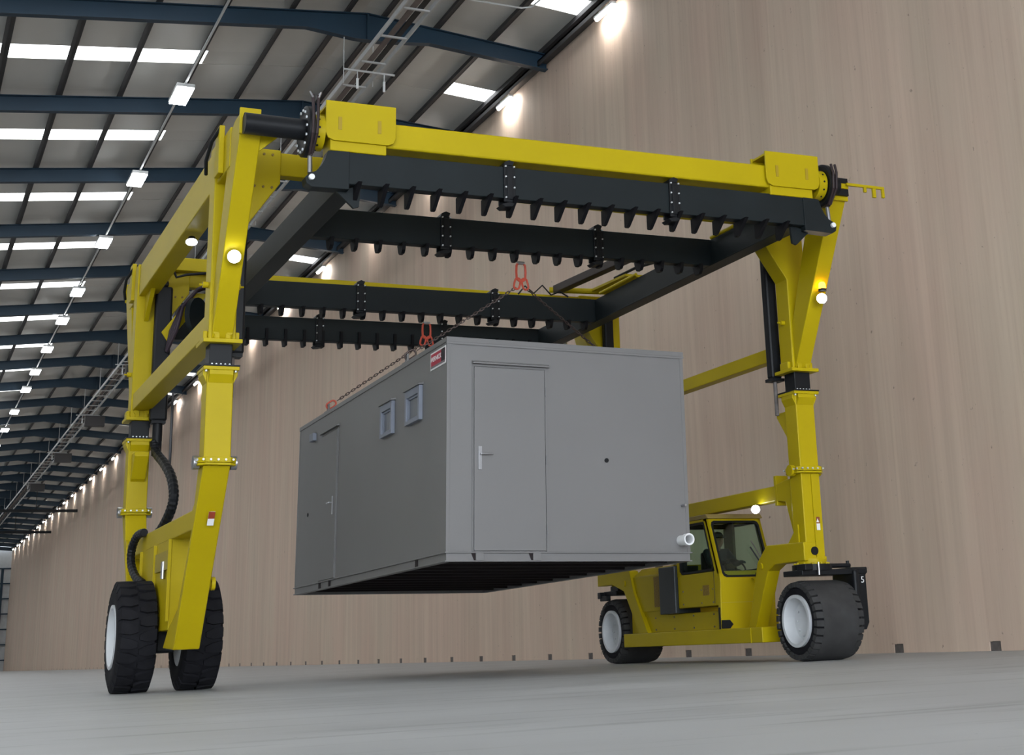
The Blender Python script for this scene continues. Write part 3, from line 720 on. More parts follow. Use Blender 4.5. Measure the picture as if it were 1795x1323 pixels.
# chassis
ch = MB().box(10.45, 10.85, 17.20, 21.38, 0.25, 0.45).build('chassis_beam', YEL, crane, 0.012)
MB().box(10.85, 11.40, 18.1, 21.2, 0.28, 0.42).build('chassis_deck', YEL, ch, 0.01)
MB().box(10.44, 10.45, 17.48, 17.50, 0.25, 0.45).build('weld_seam', YEL, ch)
part(MB().box(10.85, 11.34, 17.95, 18.10, 0.27, 0.42), 'front_beam', YEL, 0.01)
part(MB().box(10.97, 11.08, 17.94, 17.95, 0.385, 0.41), 'beam_slot', BLK)
part(MB().box(11.12, 11.20, 17.94, 17.95, 0.385, 0.41), 'beam_slot', BLK)
# lower side panel, hood
sd = MB().box(10.53, 11.4, 18.28, 20.72, 0.45, 0.70).build('side_panel', YEL, crane, 0.008)
m = MB()
for yy in (18.6, 19.2, 19.8, 20.4):
    for zz in (0.49, 0.66): m.tube((10.53, yy, zz), (10.522, yy, zz), 0.014, 6)
m.build('panel_screws', GREYP, sd)
hd = MB().prism([(19.98, 0.76), (21.02, 0.76), (21.08, 1.30), (19.98, 1.30)], 'x', 10.50, 11.42).build('engine_hood', YEL, crane, 0.01)
MB().prism([(10.50, 1.30), (10.66, 1.42), (11.42, 1.42), (11.42, 1.30)], 'y', 19.98, 21.06).build('hood_top', YEL, hd, 0.006)
MB().box(10.494, 10.50, 20.02, 20.36, 0.82, 1.27).build('hood_grille', VENT, hd)
MB().box(10.52, 11.4, 19.98, 20.8, 0.69, 0.76).build('hood_ledge', YEL, hd)
part(MB().box(10.38, 10.80, 19.47, 19.97, 0.70, 1.38), 'air_intake', paint('charcoal_intake', (0.02, 0.025, 0.028), 0.4), 0.012)
part(MB().tube((10.75, 20.1, 1.42), (10.75, 20.1, 1.47), 0.07, 14), 'exhaust_cap', paint('pale_heat_wrap', (0.5, 0.45, 0.38), 0.7), smooth=True)
part(MB().tube((10.75, 20.65, 1.42), (10.75, 20.65, 1.46), 0.06, 14), 'filler_cap', GREYP, smooth=True)
# cab: glazed box whose windscreen faces the front of the machine
CA, CB_ = 10.43, 11.33
def ws(x, t, d=0.0): return (x, 18.20 + 0.31 * t - d, 1.12 + 0.86 * t)       # windscreen plane
cb = MB().prism([(18.24, 0.44), (18.20, 1.12), (18.34, 1.24), (19.46, 1.24), (19.46, 0.77), (18.30, 0.77), (18.29, 0.44)], 'x', CA, CB_).build('cab', YEL, crane, 0.012)
MB().box(CA + 0.02, CB_ - 0.02, 18.215, 18.222, 0.80, 0.81).build('front_fold', paint('fold_yellow', (0.42, 0.33, 0.02), 0.5), cb)
MB().box(CA - 0.008, CA, 18.36, 18.375, 0.8, 1.24).build('door_joint', paint('dark_joint', (0.12, 0.09, 0.01), 0.6), cb)
MB().box(CA - 0.008, CA, 18.52, 18.70, 0.92, 1.06).build('vent_grille', VENT, cb)
MB().prism([(CA + 0.005, 0.455), (CA + 0.13, 0.455), (CA + 0.185, 0.51), (CA + 0.13, 0.57), (CA + 0.005, 0.57)], 'y', 18.215, 18.24).build('step_recess', BLK, cb)
MB().box(CA - 0.006, CA, 18.24, 18.29, 0.45, 0.74).build('panel_gap', BLK, cb)
m = MB()
for yy in (18.42, 18.75, 19.3):
    for zz in (0.82, 1.0): m.tube((CA, yy, zz), (CA - 0.008, yy, zz), 0.012, 6)
m.build('cab_screws', GREYP, cb)
def quad_ring(o, i, d):
    A = [Vector(p) for p in o]; B = [Vector(p) for p in i]; D = Vector(d); n = len(A)
    vs = A + B + [p + D for p in A] + [p + D for p in B]; fs = []
    for k in range(n):
        q = (k + 1) % n
        fs += [(k, q, n + q, n + k), (2 * n + k, 3 * n + k, 3 * n + q, 2 * n + q), (k, 2 * n + k, 2 * n + q, q), (n + k, n + q, 3 * n + q, 3 * n + k)]
    return MB().add(vs, fs)
def slab(o, d):
    A = [Vector(p) for p in o]; D = Vector(d); n = len(A)
    return MB().add(A + [p + D for p in A], [tuple(range(n)), tuple(range(2 * n - 1, n - 1, -1))] + [(k, k + n, (k + 1) % n + n, (k + 1) % n) for k in range(n)])
def rounded(x0, x1, t0, t1, rx=0.06, rt=0.07):
    return [(x0 + rx, t0), (x1 - rx, t0), (x1 - 0.3 * rx, t0 + 0.3 * rt), (x1, t0 + rt), (x1, t1 - rt), (x1 - 0.3 * rx, t1 - 0.3 * rt), (x1 - rx, t1), (x0 + rx, t1), (x0 + 0.3 * rx, t1 - 0.3 * rt), (x0, t1 - rt), (x0, t0 + rt), (x0 + 0.3 * rx, t0 + 0.3 * rt)]
full = [(CA, 0.0), (CA + 0.3, 0.0), (CB_ - 0.1, 0.0), (CB_, 0.0), (CB_, 0.3), (CB_, 0.8), (CB_, 1.0), (CB_ - 0.1, 1.0), (CA + 0.3, 1.0), (CA, 1.0), (CA, 0.8), (CA, 0.3)]
o_ = rounded(CA + 0.055, CB_ - 0.045, 0.03, 0.965); i_ = rounded(CA + 0.085, CB_ - 0.075, 0.065, 0.93)
full = [(CA if abs(x - CA) < 0.2 else CB_ if abs(x - CB_) < 0.2 else x, 0.0 if t < 0.12 else 1.0 if t > 0.85 else t) for x, t in o_]
quad_ring([ws(x, t) for x, t in full], [ws(x, t) for x, t in o_], (0, 0.04, 0)).build('cab_front_frame', YEL, cb)
quad_ring([ws(x, t, 0.006) for x, t in o_], [ws(x, t, 0.006) for x, t in i_], (0, 0.04, 0)).build('window_gasket', BLK, cb)
slab([ws(x, t, -0.015) for x, t in i_], (0, 0.006, 0)).build('pane', GLASS, cb)
def cab_side(xa, xb, out):
    fr_ = lambda z: 18.20 + 0.31 * (z - 1.12) / 0.86
    m = MB().prism([(fr_(1.20), 1.20), (fr_(1.2) + 0.10, 1.20), (fr_(1.98) + 0.09, 1.98), (fr_(1.98), 1.98)], 'x', xa, xb)
    m.prism([(19.46, 1.22), (19.37, 1.22), (19.37, 1.98), (19.46, 1.98)], 'x', xa, xb)
    m.box(xa, xb, fr_(1.98), 19.46, 1.945, 1.985)
    m.build('cab_frame', YEL, cb)
    out2 = [(19.37, 1.945), (fr_(1.945) + 0.09, 1.945), (fr_(1.30) + 0.10, 1.30), (fr_(1.26) + 0.15, 1.25), (19.30, 1.24), (19.37, 1.29)]
    in2 = [(19.34, 1.915), (fr_(1.915) + 0.125, 1.915), (fr_(1.30) + 0.135, 1.31), (fr_(1.26) + 0.17, 1.28), (19.29, 1.27), (19.34, 1.31)]
    MB().ring_prism(out2, in2, 'x', xa - out * 0.006, xb).build('window_gasket', BLK, cb)
    MB().prism(in2, 'x', (xa + xb) / 2, (xa + xb) / 2 + 0.006).build('pane', GLASS, cb)
cab_side(CA, CA + 0.04, 1)
cab_side(CB_, CB_ - 0.04, -1)
MB().prism([(18.44, 1.98), (18.50, 2.045), (19.42, 2.045), (19.50, 1.98)], 'x', CA - 0.01, CB_ + 0.01).build('cab_roof', paint('dull_ochre_roof', (0.26, 0.19, 0.06), 0.6), cb, 0.01)
MB().box(CA + 0.10, CB_ - 0.07, 19.43, 19.436, 1.27, 1.92).build('pane', GLASS, cb)
MB().box(CA + 0.04, CA + 0.12, 19.36, 19.46, 1.24, 1.98).build('rear_pillar', BLK, cb)
MB().box(CB_ - 0.075, CB_ - 0.03, 19.20, 19.46, 1.24, 1.98).build('rear_pillar', paint('dark_olive_trim', (0.06, 0.055, 0.03), 0.6), cb)
MB().box(CA + 0.04, CB_ - 0.04, 19.40, 19.46, 1.90, 1.97).build('rear_header', BLK, cb)
MB().box(10.6, 11.25, 18.30, 18.42, 1.12, 1.20).build('dashboard', BLK, cb, 0.02)
MB().tube((10.88, 18.40, 1.16), (10.88, 18.52, 1.28), 0.018, 8).build('steering_column', BLK, cb)
MB().path([(10.88 + 0.16 * math.cos(a), 18.53 + 0.09 * math.sin(a), 1.29 + 0.12 * math.sin(a)) for a in [2 * PI * i / 20 for i in range(20)]], 0.013, 8, True).build('steering_wheel', BLK, cb, smooth=True)
MB().box(10.66, 11.10, 18.78, 19.18, 1.12, 1.205).build('seat', BLK, cb, 0.03)
MB().box(10.69, 11.07, 19.13, 19.22, 1.18, 1.55).build('seat_back', BLK, cb, 0.03)
wp = MB().bar(ws(11.20, 0.10, 0.03), ws(11.03, 0.52, 0.03), 0.02, 0.02).build('wiper_arm', BLK, cb)
MB().bar(ws(11.22, 0.14, 0.045), ws(11.06, 0.62, 0.045), 0.03, 0.012).build('wiper_blade', GREYP, wp)
MB().box(11.0, 11.28, 18.13, 18.19, 1.155, 1.20).build('mirror_head', BLK, cb, 0.01)
part(MB().box(10.93, 11.2, 18.12, 18.19, 1.105, 1.13), 'mirror_bracket', YEL, 0.004)
part(MB().lathe([(-0.05, 0.005), (-0.05, 0.03), (0.03, 0.035), (0.03, 0.005)], (10.97, 18.13, 1.10), 'z', 12), 'bracket_knob', YEL, smooth=True)

# steered wheels with black forks
for yy, first_ in ((16.42, True), (21.93, False)):
    wheel(10.86, yy, 0.50, 0.72, 0.315, False)
    s = -1 if first_ else 1
    fk = MB().box(11.27, 11.36, yy - 0.26, yy + 0.26, 0.36, 1.12).build('wheel_fork', BLK, crane, 0.03)
    MB().box(10.50, 11.5, yy - 0.22, yy + 0.24, 1.06, 1.13).build('fork_bridge', BLK, fk, 0.01)
    MB().prism([(11.30, 1.15), (11.53, 1.15), (11.53, 1.08), (11.50, 1.05), (11.50, 0.45), (11.45, 0.36), (11.30, 0.36)], 'y', yy - 0.20, yy + 0.2).build('fork_arm', BLK, fk, 0.01)
    MB().tube((XRc, yy, 1.12), (XRc, yy, 1.20), 0.26, 28).build('turntable', BLK, fk, smooth=True)
    m = MB().tube((XRc, yy, 1.20), (XRc, yy, 1.27), 0.19, 24)
    m.build('slew_bearing', YEL, fk, smooth=True)
    m = MB()
    for i in range(12):
        a = 2 * PI * i / 12
        m.tube((XRc + 0.22 * math.cos(a), yy + 0.22 * math.sin(a), 1.20), (XRc + 0.22 * math.cos(a), yy + 0.22 * math.sin(a), 1.225), 0.018, 6)
    m.build('bearing_bolts', YEL, fk)
    MB().tube((11.05, yy - 0.05, 1.18), (11.36, yy - 0.05, 1.18), 0.03, 10).tube((11.33, yy - 0.05, 1.15), (11.33, yy - 0.05, 1.24), 0.022, 8).build('steering_cylinder', BLK, fk)
    MB().box(10.5, 10.62, yy - 0.3, yy - 0.1, 1.12, 1.2).build('stop_block', BLK, fk, 0.01)
    if first_:
        MB().tube((10.72, yy - 0.28, 1.06), (10.72, yy - 0.28, 1.22), 0.012, 8).build('steel_pin', STEEL, fk)
        me = text_mesh('5', 0.115); me.materials.append(WHT)
        o = link('lettering', me, (11.44, yy - 0.203, 0.985), fk); o.rotation_euler = (PI / 2, 0, 0)
part(MB().box(10.40, 10.56, 22.1, 22.2, 1.02, 1.12).box(10.42, 10.5, 21.9, 22.15, 0.98, 1.06), 'stop_block', BLK, 0.01)

# ------------------------------------------------------------------ driver
def person():
    bx_, by_ = 10.86, 18.98
    pts = {'hip': (bx_, by_, 1.24), 'belly': (bx_, by_ + 0.02, 1.36), 'chest': (bx_, by_ + 0.03, 1.49), 'neck': (bx_, by_ + 0.01, 1.58),
           'lsh': (bx_ - 0.17, by_ + 0.02, 1.53), 'lel': (bx_ - 0.21, by_ - 0.16, 1.36), 'lwr': (bx_ - 0.13, by_ - 0.40, 1.36),
           'rsh': (bx_ + 0.17, by_ + 0.02, 1.53), 'rel': (bx_ + 0.21, by_ - 0.16, 1.36), 'rwr': (bx_ + 0.13, by_ - 0.40, 1.36),
           'lhp': (bx_ - 0.09, by_ - 0.03, 1.22), 'lkn': (bx_ - 0.12, by_ - 0.42, 1.22), 'lft': (bx_ - 0.12, by_ - 0.46, 0.86), 'lto': (bx_ - 0.12, by_ - 0.60, 0.84),
           'rhp': (bx_ + 0.09, by_ - 0.03, 1.22), 'rkn': (bx_ + 0.12, by_ - 0.42, 1.22), 'rft': (bx_ + 0.12, by_ - 0.46, 0.86), 'rto': (bx_ + 0.12, by_ - 0.60, 0.84)}
    rad = {'hip': .13, 'belly': .135, 'chest': .14, 'neck': .055, 'lsh': .07, 'lel': .048, 'lwr': .034, 'rsh': .07, 'rel': .048, 'rwr': .034,
           'lhp': .09, 'lkn': .065, 'lft': .045, 'lto': .035, 'rhp': .09, 'rkn': .065, 'rft': .045, 'rto': .035}
    ed = [('hip', 'belly'), ('belly', 'chest'), ('chest', 'neck'), ('chest', 'lsh'), ('lsh', 'lel'), ('lel', 'lwr'), ('chest', 'rsh'), ('rsh', 'rel'), ('rel', 'rwr'),
          ('hip', 'lhp'), ('lhp', 'lkn'), ('lkn', 'lft'), ('lft', 'lto'), ('hip', 'rhp'), ('rhp', 'rkn'), ('rkn', 'rft'), ('rft', 'rto')]
    for s, w in (('l', 'lwr'), ('r', 'rwr')):                     # five short fingers closing on the wheel rim
        sg = -1 if s == 'l' else 1; W = pts[w]
        pts[s + 'pm'] = (W[0] - sg * 0.01, W[1] - 0.07, W[2] + 0.005); rad[s + 'pm'] = .026; ed.append((w, s + 'pm'))
        for i in range(4):
            a, b = '%sf%da' % (s, i), '%sf%db' % (s, i)
            L = (0.045, 0.052, 0.048, 0.038)[i]
            pts[a] = (W[0] - sg * (0.035 - 0.02 * i) , W[1] - 0.07 - L, W[2] + 0.012); rad[a] = .009
            pts[b] = (pts[a][0], pts[a][1] - 0.008, W[2] - 0.018); rad[b] = .008
            ed += [(s + 'pm', a), (a, b)]
        pts[s + 'th'] = (W[0] - sg * 0.05, W[1] - 0.075, W[2] + 0.01); rad[s + 'th'] = .010; ed.append((s + 'pm', s + 'th'))
    keys = list(pts); o = Vector((bx_, by_, 0.84))
    me = bpy.data.meshes.new('person'); me.from_pydata([tuple(Vector(pts[k]) - o) for k in keys], [(keys.index(a), keys.index(b)) for a, b in ed], [])
    me.materials.append(CLOTH)
    p = link('person', me, o)
    sk = p.modifiers.new('skin', 'SKIN')
    lay = me.skin_vertices[0] if len(me.skin_vertices) else None
    if lay is None:
        bm = bmesh.new(); bm.from_mesh(me); bm.verts.layers.skin.verify(); bm.to_mesh(me); bm.free(); lay = me.skin_vertices[0]
    for i, k in enumerate(keys):
        r = rad[k]; lay.data[i].radius = (r, r * (0.75 if k in ('hip', 'belly', 'chest') else 1)); lay.data[i].use_root = (k == 'hip')
    ss = p.modifiers.new('sub', 'SUBSURF'); ss.levels = 1; ss.render_levels = 2
    # head: lathe-like ovoid with nose, ears, brow, cap
    hc = Vector((bx_, by_ - 0.02, 1.70)); bm = bmesh.new()
    bmesh.ops.create_icosphere(bm, subdivisions=4, radius=1)
    for v in bm.verts:
        x, y, z = v.co
        w = 0.078 * (1 - 0.18 * max(0, -z)); d = 0.098
        X, Yy, Z = x * w, y * d, z * 0.118
        if y < -0.6 and abs(x) < 0.22 and -0.35 < z < 0.12: Yy -= 0.022 * (1 - abs(x) / 0.22) * (0.4 + 0.6 * (0.12 - z) / 0.47)   # nose
        if y < -0.5 and abs(z - 0.08) < 0.12 and 0.2 < abs(x) < 0.6: Yy += 0.010                                             # eye sockets
        if y < -0.6 and abs(z + 0.55) < 0.05 and abs(x) < 0.35: Yy += 0.006                                                   # mouth
        if abs(x) > 0.93 and abs(y) < 0.3 and abs(z) < 0.28: X *= 1.14                                                        # ears
        if z < -0.6 and y < 0: Yy *= 0.95
        v.co = (X, Yy, Z)
    me2 = bpy.data.meshes.new('head'); bm.to_mesh(me2); bm.free(); me2.materials.append(SKIN)
    for q in me2.polygons: q.use_smooth = True
    hd_ = link('head', me2, hc, p)
    cap = MB().lathe([(0.035, 0.095), (0.075, 0.088), (0.115, 0.060), (0.132, 0.001), (0.03, 0.001)], (hc.x, hc.y, hc.z), 'z', 24)
    cap.prism([(hc.x - 0.07, hc.y - 0.06), (hc.x + 0.07, hc.y - 0.06), (hc.x + 0.05, hc.y - 0.165), (hc.x - 0.05, hc.y - 0.165)], 'z', hc.z + 0.035, hc.z + 0.045)
    cap.build('cap', paint('dark_cap', (0.02, 0.02, 0.024), 0.8), p, smooth=True)
    MB().lathe([(-0.05, 0.001), (-0.05, 0.052), (0.06, 0.05), (0.06, 0.001)], (hc.x, hc.y + 0.02, hc.z - 0.13), 'z', 16).build('neck', SKIN, p, smooth=True)
    tag(p, 'driver in dark workwear and cap seated inside the yellow cab', 'person')
person()

# ------------------------------------------------------------------ lifting frame hung below the crane top
fr = empty('lifting_frame', (7.03, 19.2, 5.13))
tag(fr, 'dark grey steel lifting frame of toothed beams hung inside the crane', 'lifting frame')
ZB0, ZB1 = 5.30, 5.68
for (xa, xb) in ((4.10, 4.27), (9.93, 10.10)):
    r = MB().box(xa, xb, 14.90, 23.42, ZB0 + 0.02, ZB1 - 0.005)
    r.box(xa - 0.03, xb + 0.03, 14.90, 23.42, ZB0 - 0.004, ZB0 + 0.02)
    r.shear(TILT, 7).build('side_rail', GRN, fr, 0.006)
tooth_x = [4.235 + 0.3065 * i for i in range(-1, 20)]
tooth_mesh = {}
for bi, yb in enumerate((14.95, 17.14, 20.97, 23.36)):
    xs0, xs1 = (3.98, 10.22) if bi == 0 else (4.27, 9.93)
    if bi == 3: xs0, xs1 = 4.1, 10.1
    b = MB().box(xs0, xs1, yb - 0.07, yb + 0.07, ZB0, ZB1).shear(TILT, 7).build('cross_beam', GRN, fr, 0.008)
    for tx in tooth_x:
        if tx < (4.1 if bi == 0 else 4.35) or tx > (10.05 if bi == 0 else 9.85): continue
        zt = TILT * (tx - 7)
        key = (0, 1, 1, 2)[bi]
        if key not in tooth_mesh:
            z0 = ZB0 + zt
            prof = {0: [(-0.19, 0.005), (0.12, 0.005), (0.12, -0.17), (0.10, -0.185), (0.055, -0.18)],
                    1: [(-0.12, 0.01), (0.12, 0.01), (0.085, -0.09), (0.05, -0.125), (-0.05, -0.125), (-0.085, -0.09)],
                    2: [(-0.12, 0.17), (-0.12, -0.10), (0.05, -0.10), (0.12, 0.01), (0.0, 0.01), (-0.07, 0.17)]}[key]
            m = MB().prism([(yb + a, z0 + c) for a, c in prof], 'x', tx - 0.022, tx + 0.022)
            o = m.build('lifting_tooth', TOOTH, b, org=(tx, yb, z0)); tooth_mesh[key] = o.data
        else: link('lifting_tooth', tooth_mesh[key], (tx, yb, ZB0 + zt), b)
    for cxp in (6.02, 8.18):
        zt = TILT * (cxp - 7)
        z0, z1 = ZB0 + zt - 0.10, ZB1 + zt + 0.06
        m = MB()
        for s in (-1, 1):
            m.box(cxp - 0.07, cxp + 0.07, yb + s * 0.071, yb + s * 0.10, z0 + 0.05, z1 - 0.05)
            m.box(cxp - 0.035, cxp + 0.035, yb + s * 0.10, yb + s * 0.115, z0 + 0.08, z1 - 0.08)
        m.prism([(cxp - 0.07, z1 - 0.05), (cxp + 0.04, z1 - 0.05), (cxp + 0.06, z1), (cxp - 0.0, z1 + 0.02), (cxp - 0.06, z1 - 0.01)], 'y', yb - 0.1, yb + 0.1)
        m.prism([(cxp + 0.07, z0 + 0.05), (cxp - 0.02, z0 + 0.05), (cxp - 0.10, z0 + 0.02), (cxp - 0.06, z0 - 0.01), (cxp + 0.03, z0)], 'y', yb - 0.1, yb + 0.1)
        c = m.build('clamp', BLK, b, 0.006)
        m = MB()
        for i in range(4):
            for q in (-0.052, 0.052): m.tube((cxp + q, yb - 0.10, z0 + 0.10 + i * 0.125), (cxp + q, yb - 0.118, z0 + 0.10 + i * 0.125), 0.011, 6)
        m.build('clamp_bolts', BOLT, c)
# end lugs, pins, lift links on the front and rear beams
def arc_lug(xe, s):
    P = [(0.14, ZB1 - 0.0), (-0.10, ZB1 - 0.02), (-0.13, ZB1 - 0.12), (-0.17, ZB1 - 0.20), (-0.23, ZB1 - 0.27), (-0.30, ZB1 - 0.30), (-0.345, ZB1 - 0.35), (-0.33, ZB1 - 0.42), (-0.27, ZB1 - 0.455), (0.14, ZB1 - 0.445)]
    return [(xe + s * p, z) for p, z in P]
for yb in (14.95, 23.36):
    for (xe, s) in ((4.0, 1), (10.2, -1)):
        zt = TILT * (xe - 7)
        lg = MB().prism([(x, z + zt) for x, z in arc_lug(xe, s)], 'y', yb - 0.085, yb + 0.085).build('end_lug', GRN, fr, 0.006)
        xp = xe - s * 0.28
        MB().tube((xp, yb - 0.12, 5.33 + zt), (xp, yb + 0.12, 5.33 + zt), 0.032, 16).build('lug_pin', WHT, lg, smooth=True)
        MB().tube((xp, yb - 0.02, 5.40 + zt), (xp, yb + 0.0, 5.60 + zt), 0.026, 12).build('link_rod', STEEL, lg, smooth=True)
        if yb > 20: continue
        m = MB().box(xp - 0.02, xp + 0.02, yb - 0.02 - 0.03, yb - 0.02 + 0.03, 5.60 + zt, 5.66 + zt)
        for q in (-1, 1): m.path([(xp + q * 0.03, yb - 0.20, (6.24 if s > 0 else 6.12) + zt), (xp + q * 0.025, yb - 0.235, 6.0 + zt), (xp + q * 0.022, yb - 0.21, 5.80 + zt), (xp + q * 0.012, yb - 0.06, 5.62 + zt)], 0.017, 8)
        m.build('lift_strap', paint('dark_purple_strap', (0.03, 0.018, 0.02), 0.6), lg)
        m = MB()
        for q in ((-1, 1) if s > 0 else ()): m.path([(xp + q * 0.03, yb - 0.22, 6.20 + zt), (xp + q * 0.06, yb - 0.20, 6.27 + zt), (xp + q * 0.02, yb - 0.18, 6.22 + zt)], 0.012, 6)
        if s > 0: m.build('strap_shackle', STEEL, lg, smooth=True)
        MB().prism([(xe + s * 0.30, 5.32 + zt), (xe + s * 0.02, 5.24 + zt), (xe + s * 0.22, 5.06 + zt), (xe + s * 0.28, 5.08 + zt)], 'y', yb + 0.02, yb + 0.06).build('corner_tooth', GRN, lg)
# yellow stay on the right rail
MB().tube((9.88, 16.1, 5.70), (9.88, 16.95, 5.70), 0.025, 10).build('rail_stay', YEL, fr, smooth=True)
MB().tube((9.88, 19.3, 5.74), (9.88, 20.6, 5.74), 0.025, 10).build('rail_stay', YEL, fr, smooth=True)
# dangling hoses near the third beam
m = MB().path([(8.6, 20.95, 5.72), (8.7, 20.9, 5.85), (8.85, 20.9, 5.74), (9.0, 20.9, 5.88), (9.15, 20.9, 5.73), (9.3, 20.9, 5.80), (9.45, 20.9, 5.72)], 0.014, 6)
m.build('loose_hose', BLK, fr, smooth=True)

# ------------------------------------------------------------------ grey cabin
CL = 7.05; CW = 3.087; CH = 2.45; RH = 0.102
C0 = Vector((5.557, 15.795, 1.0317 + HC))
cab_root = empty('portable_cabin', C0)
tag(cab_root, 'grey steel portable cabin hanging on chains inside the crane', 'cabin')
def cpt(m, name, mat=CAB, bevel=0.0, parent=None, smooth=False):
    m.v = [(x + C0.x, y + C0.y, z + C0.z) for x, y, z in m.v]
    return m.build(name, mat, parent or cab_root, bevel, smooth)
# body with door and window recesses built as separate wall sheets
cpt(MB().box(0.0, CW, 0.0, CL, 0.0, CH - 0.04), 'body', CAB, 0.004)
m = MB().box(-0.012, CW + 0.012, -0.012, CL + 0.012, CH - 0.06, CH); rf = cpt(m, 'roof', CAB, 0.004)
m = MB().box(-0.014, CW + 0.014, -0.014, -0.011, CH - 0.085, CH - 0.06)
cpt(m, 'roof_drip', CAB, 0.0, rf)
# base frame
bf = cpt(MB().box(0.0, CW, 0.0, 0.06, -RH, -0.012).box(0, CW, CL - 0.06, CL, -RH, -0.012).box(0, 0.06, 0.06, CL - 0.06, -RH, -0.012).box(CW - 0.06, CW, 0.06, CL - 0.06, -RH, -0.012), 'base_frame', CAB, 0.003)
def perim(e, w, z0, z1): return MB().box(-e, CW + e, -e, w, z0, z1).box(-e, CW + e, CL - w, CL + e, z0, z1).box(-e, w, w, CL - w, z0, z1).box(CW - w, CW + e, w, CL - w, z0, z1)
cpt(perim(0.022, 0.02, -0.014, 0.0), 'base_flange', CAB, 0.002, bf)
cpt(perim(0.018, 0.07, -RH - 0.006, -RH + 0.006), 'base_flange', CAB, 0.002, bf)
for xx in (0.345, 1.04):
    cpt(MB().box(xx, xx + 0.095, -0.022, -0.002, -RH + 0.008, -0.014), 'fork_plate', CAB, 0.002, bf)
    cpt(MB().prism([(xx - 0.05, -0.016), (xx - 0.001, -0.016), (xx - 0.001, -RH + 0.01), (xx - 0.018, -RH + 0.01)], 'y', -0.008, -0.002), 'fork_slot', CABD, 0, bf)
    cpt(MB().tube((xx + 0.05, -0.019, -0.055), (xx + 0.05, -0.0165, -0.055), 0.012, 10), 'bolt_hole', DARKHOLE, 0, bf)
for yy in (1.0, 4.95, 5.5):
    cpt(MB().box(-0.016, -0.001, yy, yy + 0.07, -RH + 0.006, -0.014), 'stiffener', CABD, 0.0, bf)
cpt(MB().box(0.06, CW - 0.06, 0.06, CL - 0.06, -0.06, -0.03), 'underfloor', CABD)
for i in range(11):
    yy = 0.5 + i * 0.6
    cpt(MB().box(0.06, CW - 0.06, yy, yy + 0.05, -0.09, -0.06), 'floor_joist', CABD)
# corner trims
for (xx, yy) in ((0, 0), (CW, 0), (0, CL)):
    cpt(MB().box(xx - 0.006, xx + 0.04 if xx == 0 else xx + 0.006, yy - 0.006 if yy == 0 else yy - 0.04, yy + 0.04 if yy == 0 else yy + 0.006, 0.0, CH - 0.06) if xx == 0 else MB().box(xx - 0.04, xx + 0.006, -0.006, 0.04, 0.0, CH - 0.06), 'corner_post', CAB, 0.003)
# end door
dr = cpt(MB().box(0.325, 1.205, -0.022, 0.0, 0.012, 2.11), 'door', CAB, 0.004)
cpt(MB().box(0.303, 0.318, -0.012, 0.0, 0.0, 2.13).box(1.215, 1.235, -0.012, 0.0, 0.0, 2.13).box(0.303, 1.235, -0.012, 0.0, 2.118, 2.135), 'door_frame', CAB, 0.002, dr)
cpt(MB().prism([(-0.001, 2.185), (-0.001, 2.15), (-0.05, 2.145), (-0.05, 2.16)], 'x', 0.30, 1.27), 'rain_guard', CAB, 0.0, dr)
cpt(MB().box(0.37, 0.415, -0.036, -0.022, 0.915, 1.185), 'handle_plate', HNDL, 0.004, dr)
cpt(MB().tube((0.395, -0.036, 1.095), (0.395, -0.075, 1.095), 0.011, 10).tube((0.395, -0.072, 1.095), (0.535, -0.072, 1.095), 0.010, 10), 'handle', STEEL, 0, dr, True)
for zz in (0.25, 1.05, 1.85): cpt(MB().tube((1.222, -0.022, zz - 0.05), (1.222, -0.022, zz + 0.05), 0.011, 8), 'hinge', CAB, 0, dr, True)
cpt(MB().tube((2.004, -0.012, 1.07), (2.004, -0.001, 1.07), 0.026, 16), 'cable_gland', BLK, 0, None, True)
cpt(MB().lathe([(-0.20, 0.062), (-0.20, 0.050), (-0.02, 0.050), (-0.002, 0.05), (-0.002, 0.062)], (2.97, 0, 0.135), 'y', 24), 'waste_pipe', WHT, 0, None, True)
cpt(MB().lathe([(-0.215, 0.07), (-0.215, 0.053), (-0.13, 0.053), (-0.13, 0.07)], (2.97, 0, 0.135), 'y', 24), 'pipe_socket', WHT, 0, None, True)
cpt(MB().tube((3.0, -0.10, 0.55), (3.0, -0.002, 0.55), 0.014, 10), 'water_inlet', STEEL, 0, None, True)
# side windows, door, sign
for (ya, yb) in ((0.89, 1.46), (2.015, 2.525)):
    fw = cpt(MB().ring_prism([(ya, 1.62), (yb, 1.62), (yb, 2.04), (ya, 2.04)], [(ya + 0.06, 1.665), (yb - 0.06, 1.665), (yb - 0.06, 1.95), (ya + 0.06, 1.95)], 'x', -0.05, -0.001), 'window', WINF, 0.004)
    cpt(MB().box(-0.010, -0.002, ya + 0.06, yb - 0.06, 1.665, 1.95), 'pane', WINP, 0, fw)
    cpt(MB().ring_prism([(ya + 0.055, 1.66), (yb - 0.055, 1.66), (yb - 0.055, 1.955), (ya + 0.055, 1.955)], [(ya + 0.085, 1.69), (yb - 0.085, 1.69), (yb - 0.085, 1.925), (ya + 0.085, 1.925)], 'x', -0.026, -0.010), 'sash', WINF, 0.0, fw)
    cpt(MB().prism([(-0.001, 2.075), (-0.001, 2.045), (-0.07, 2.04), (-0.07, 2.05)], 'y', ya - 0.03, yb + 0.03), 'rain_guard', CAB, 0, fw)
sd2 = cpt(MB().box(-0.02, 0.0, 4.74, 5.60, 0.012, 2.09), 'door', CAB, 0.004)
cpt(MB().box(-0.012, 0.0, 4.71, 4.732, 0, 2.115).box(-0.012, 0.0, 5.61, 5.63, 0, 2.115).box(-0.012, 0.0, 4.71, 5.63, 2.098, 2.115), 'door_frame', CAB, 0.002, sd2)
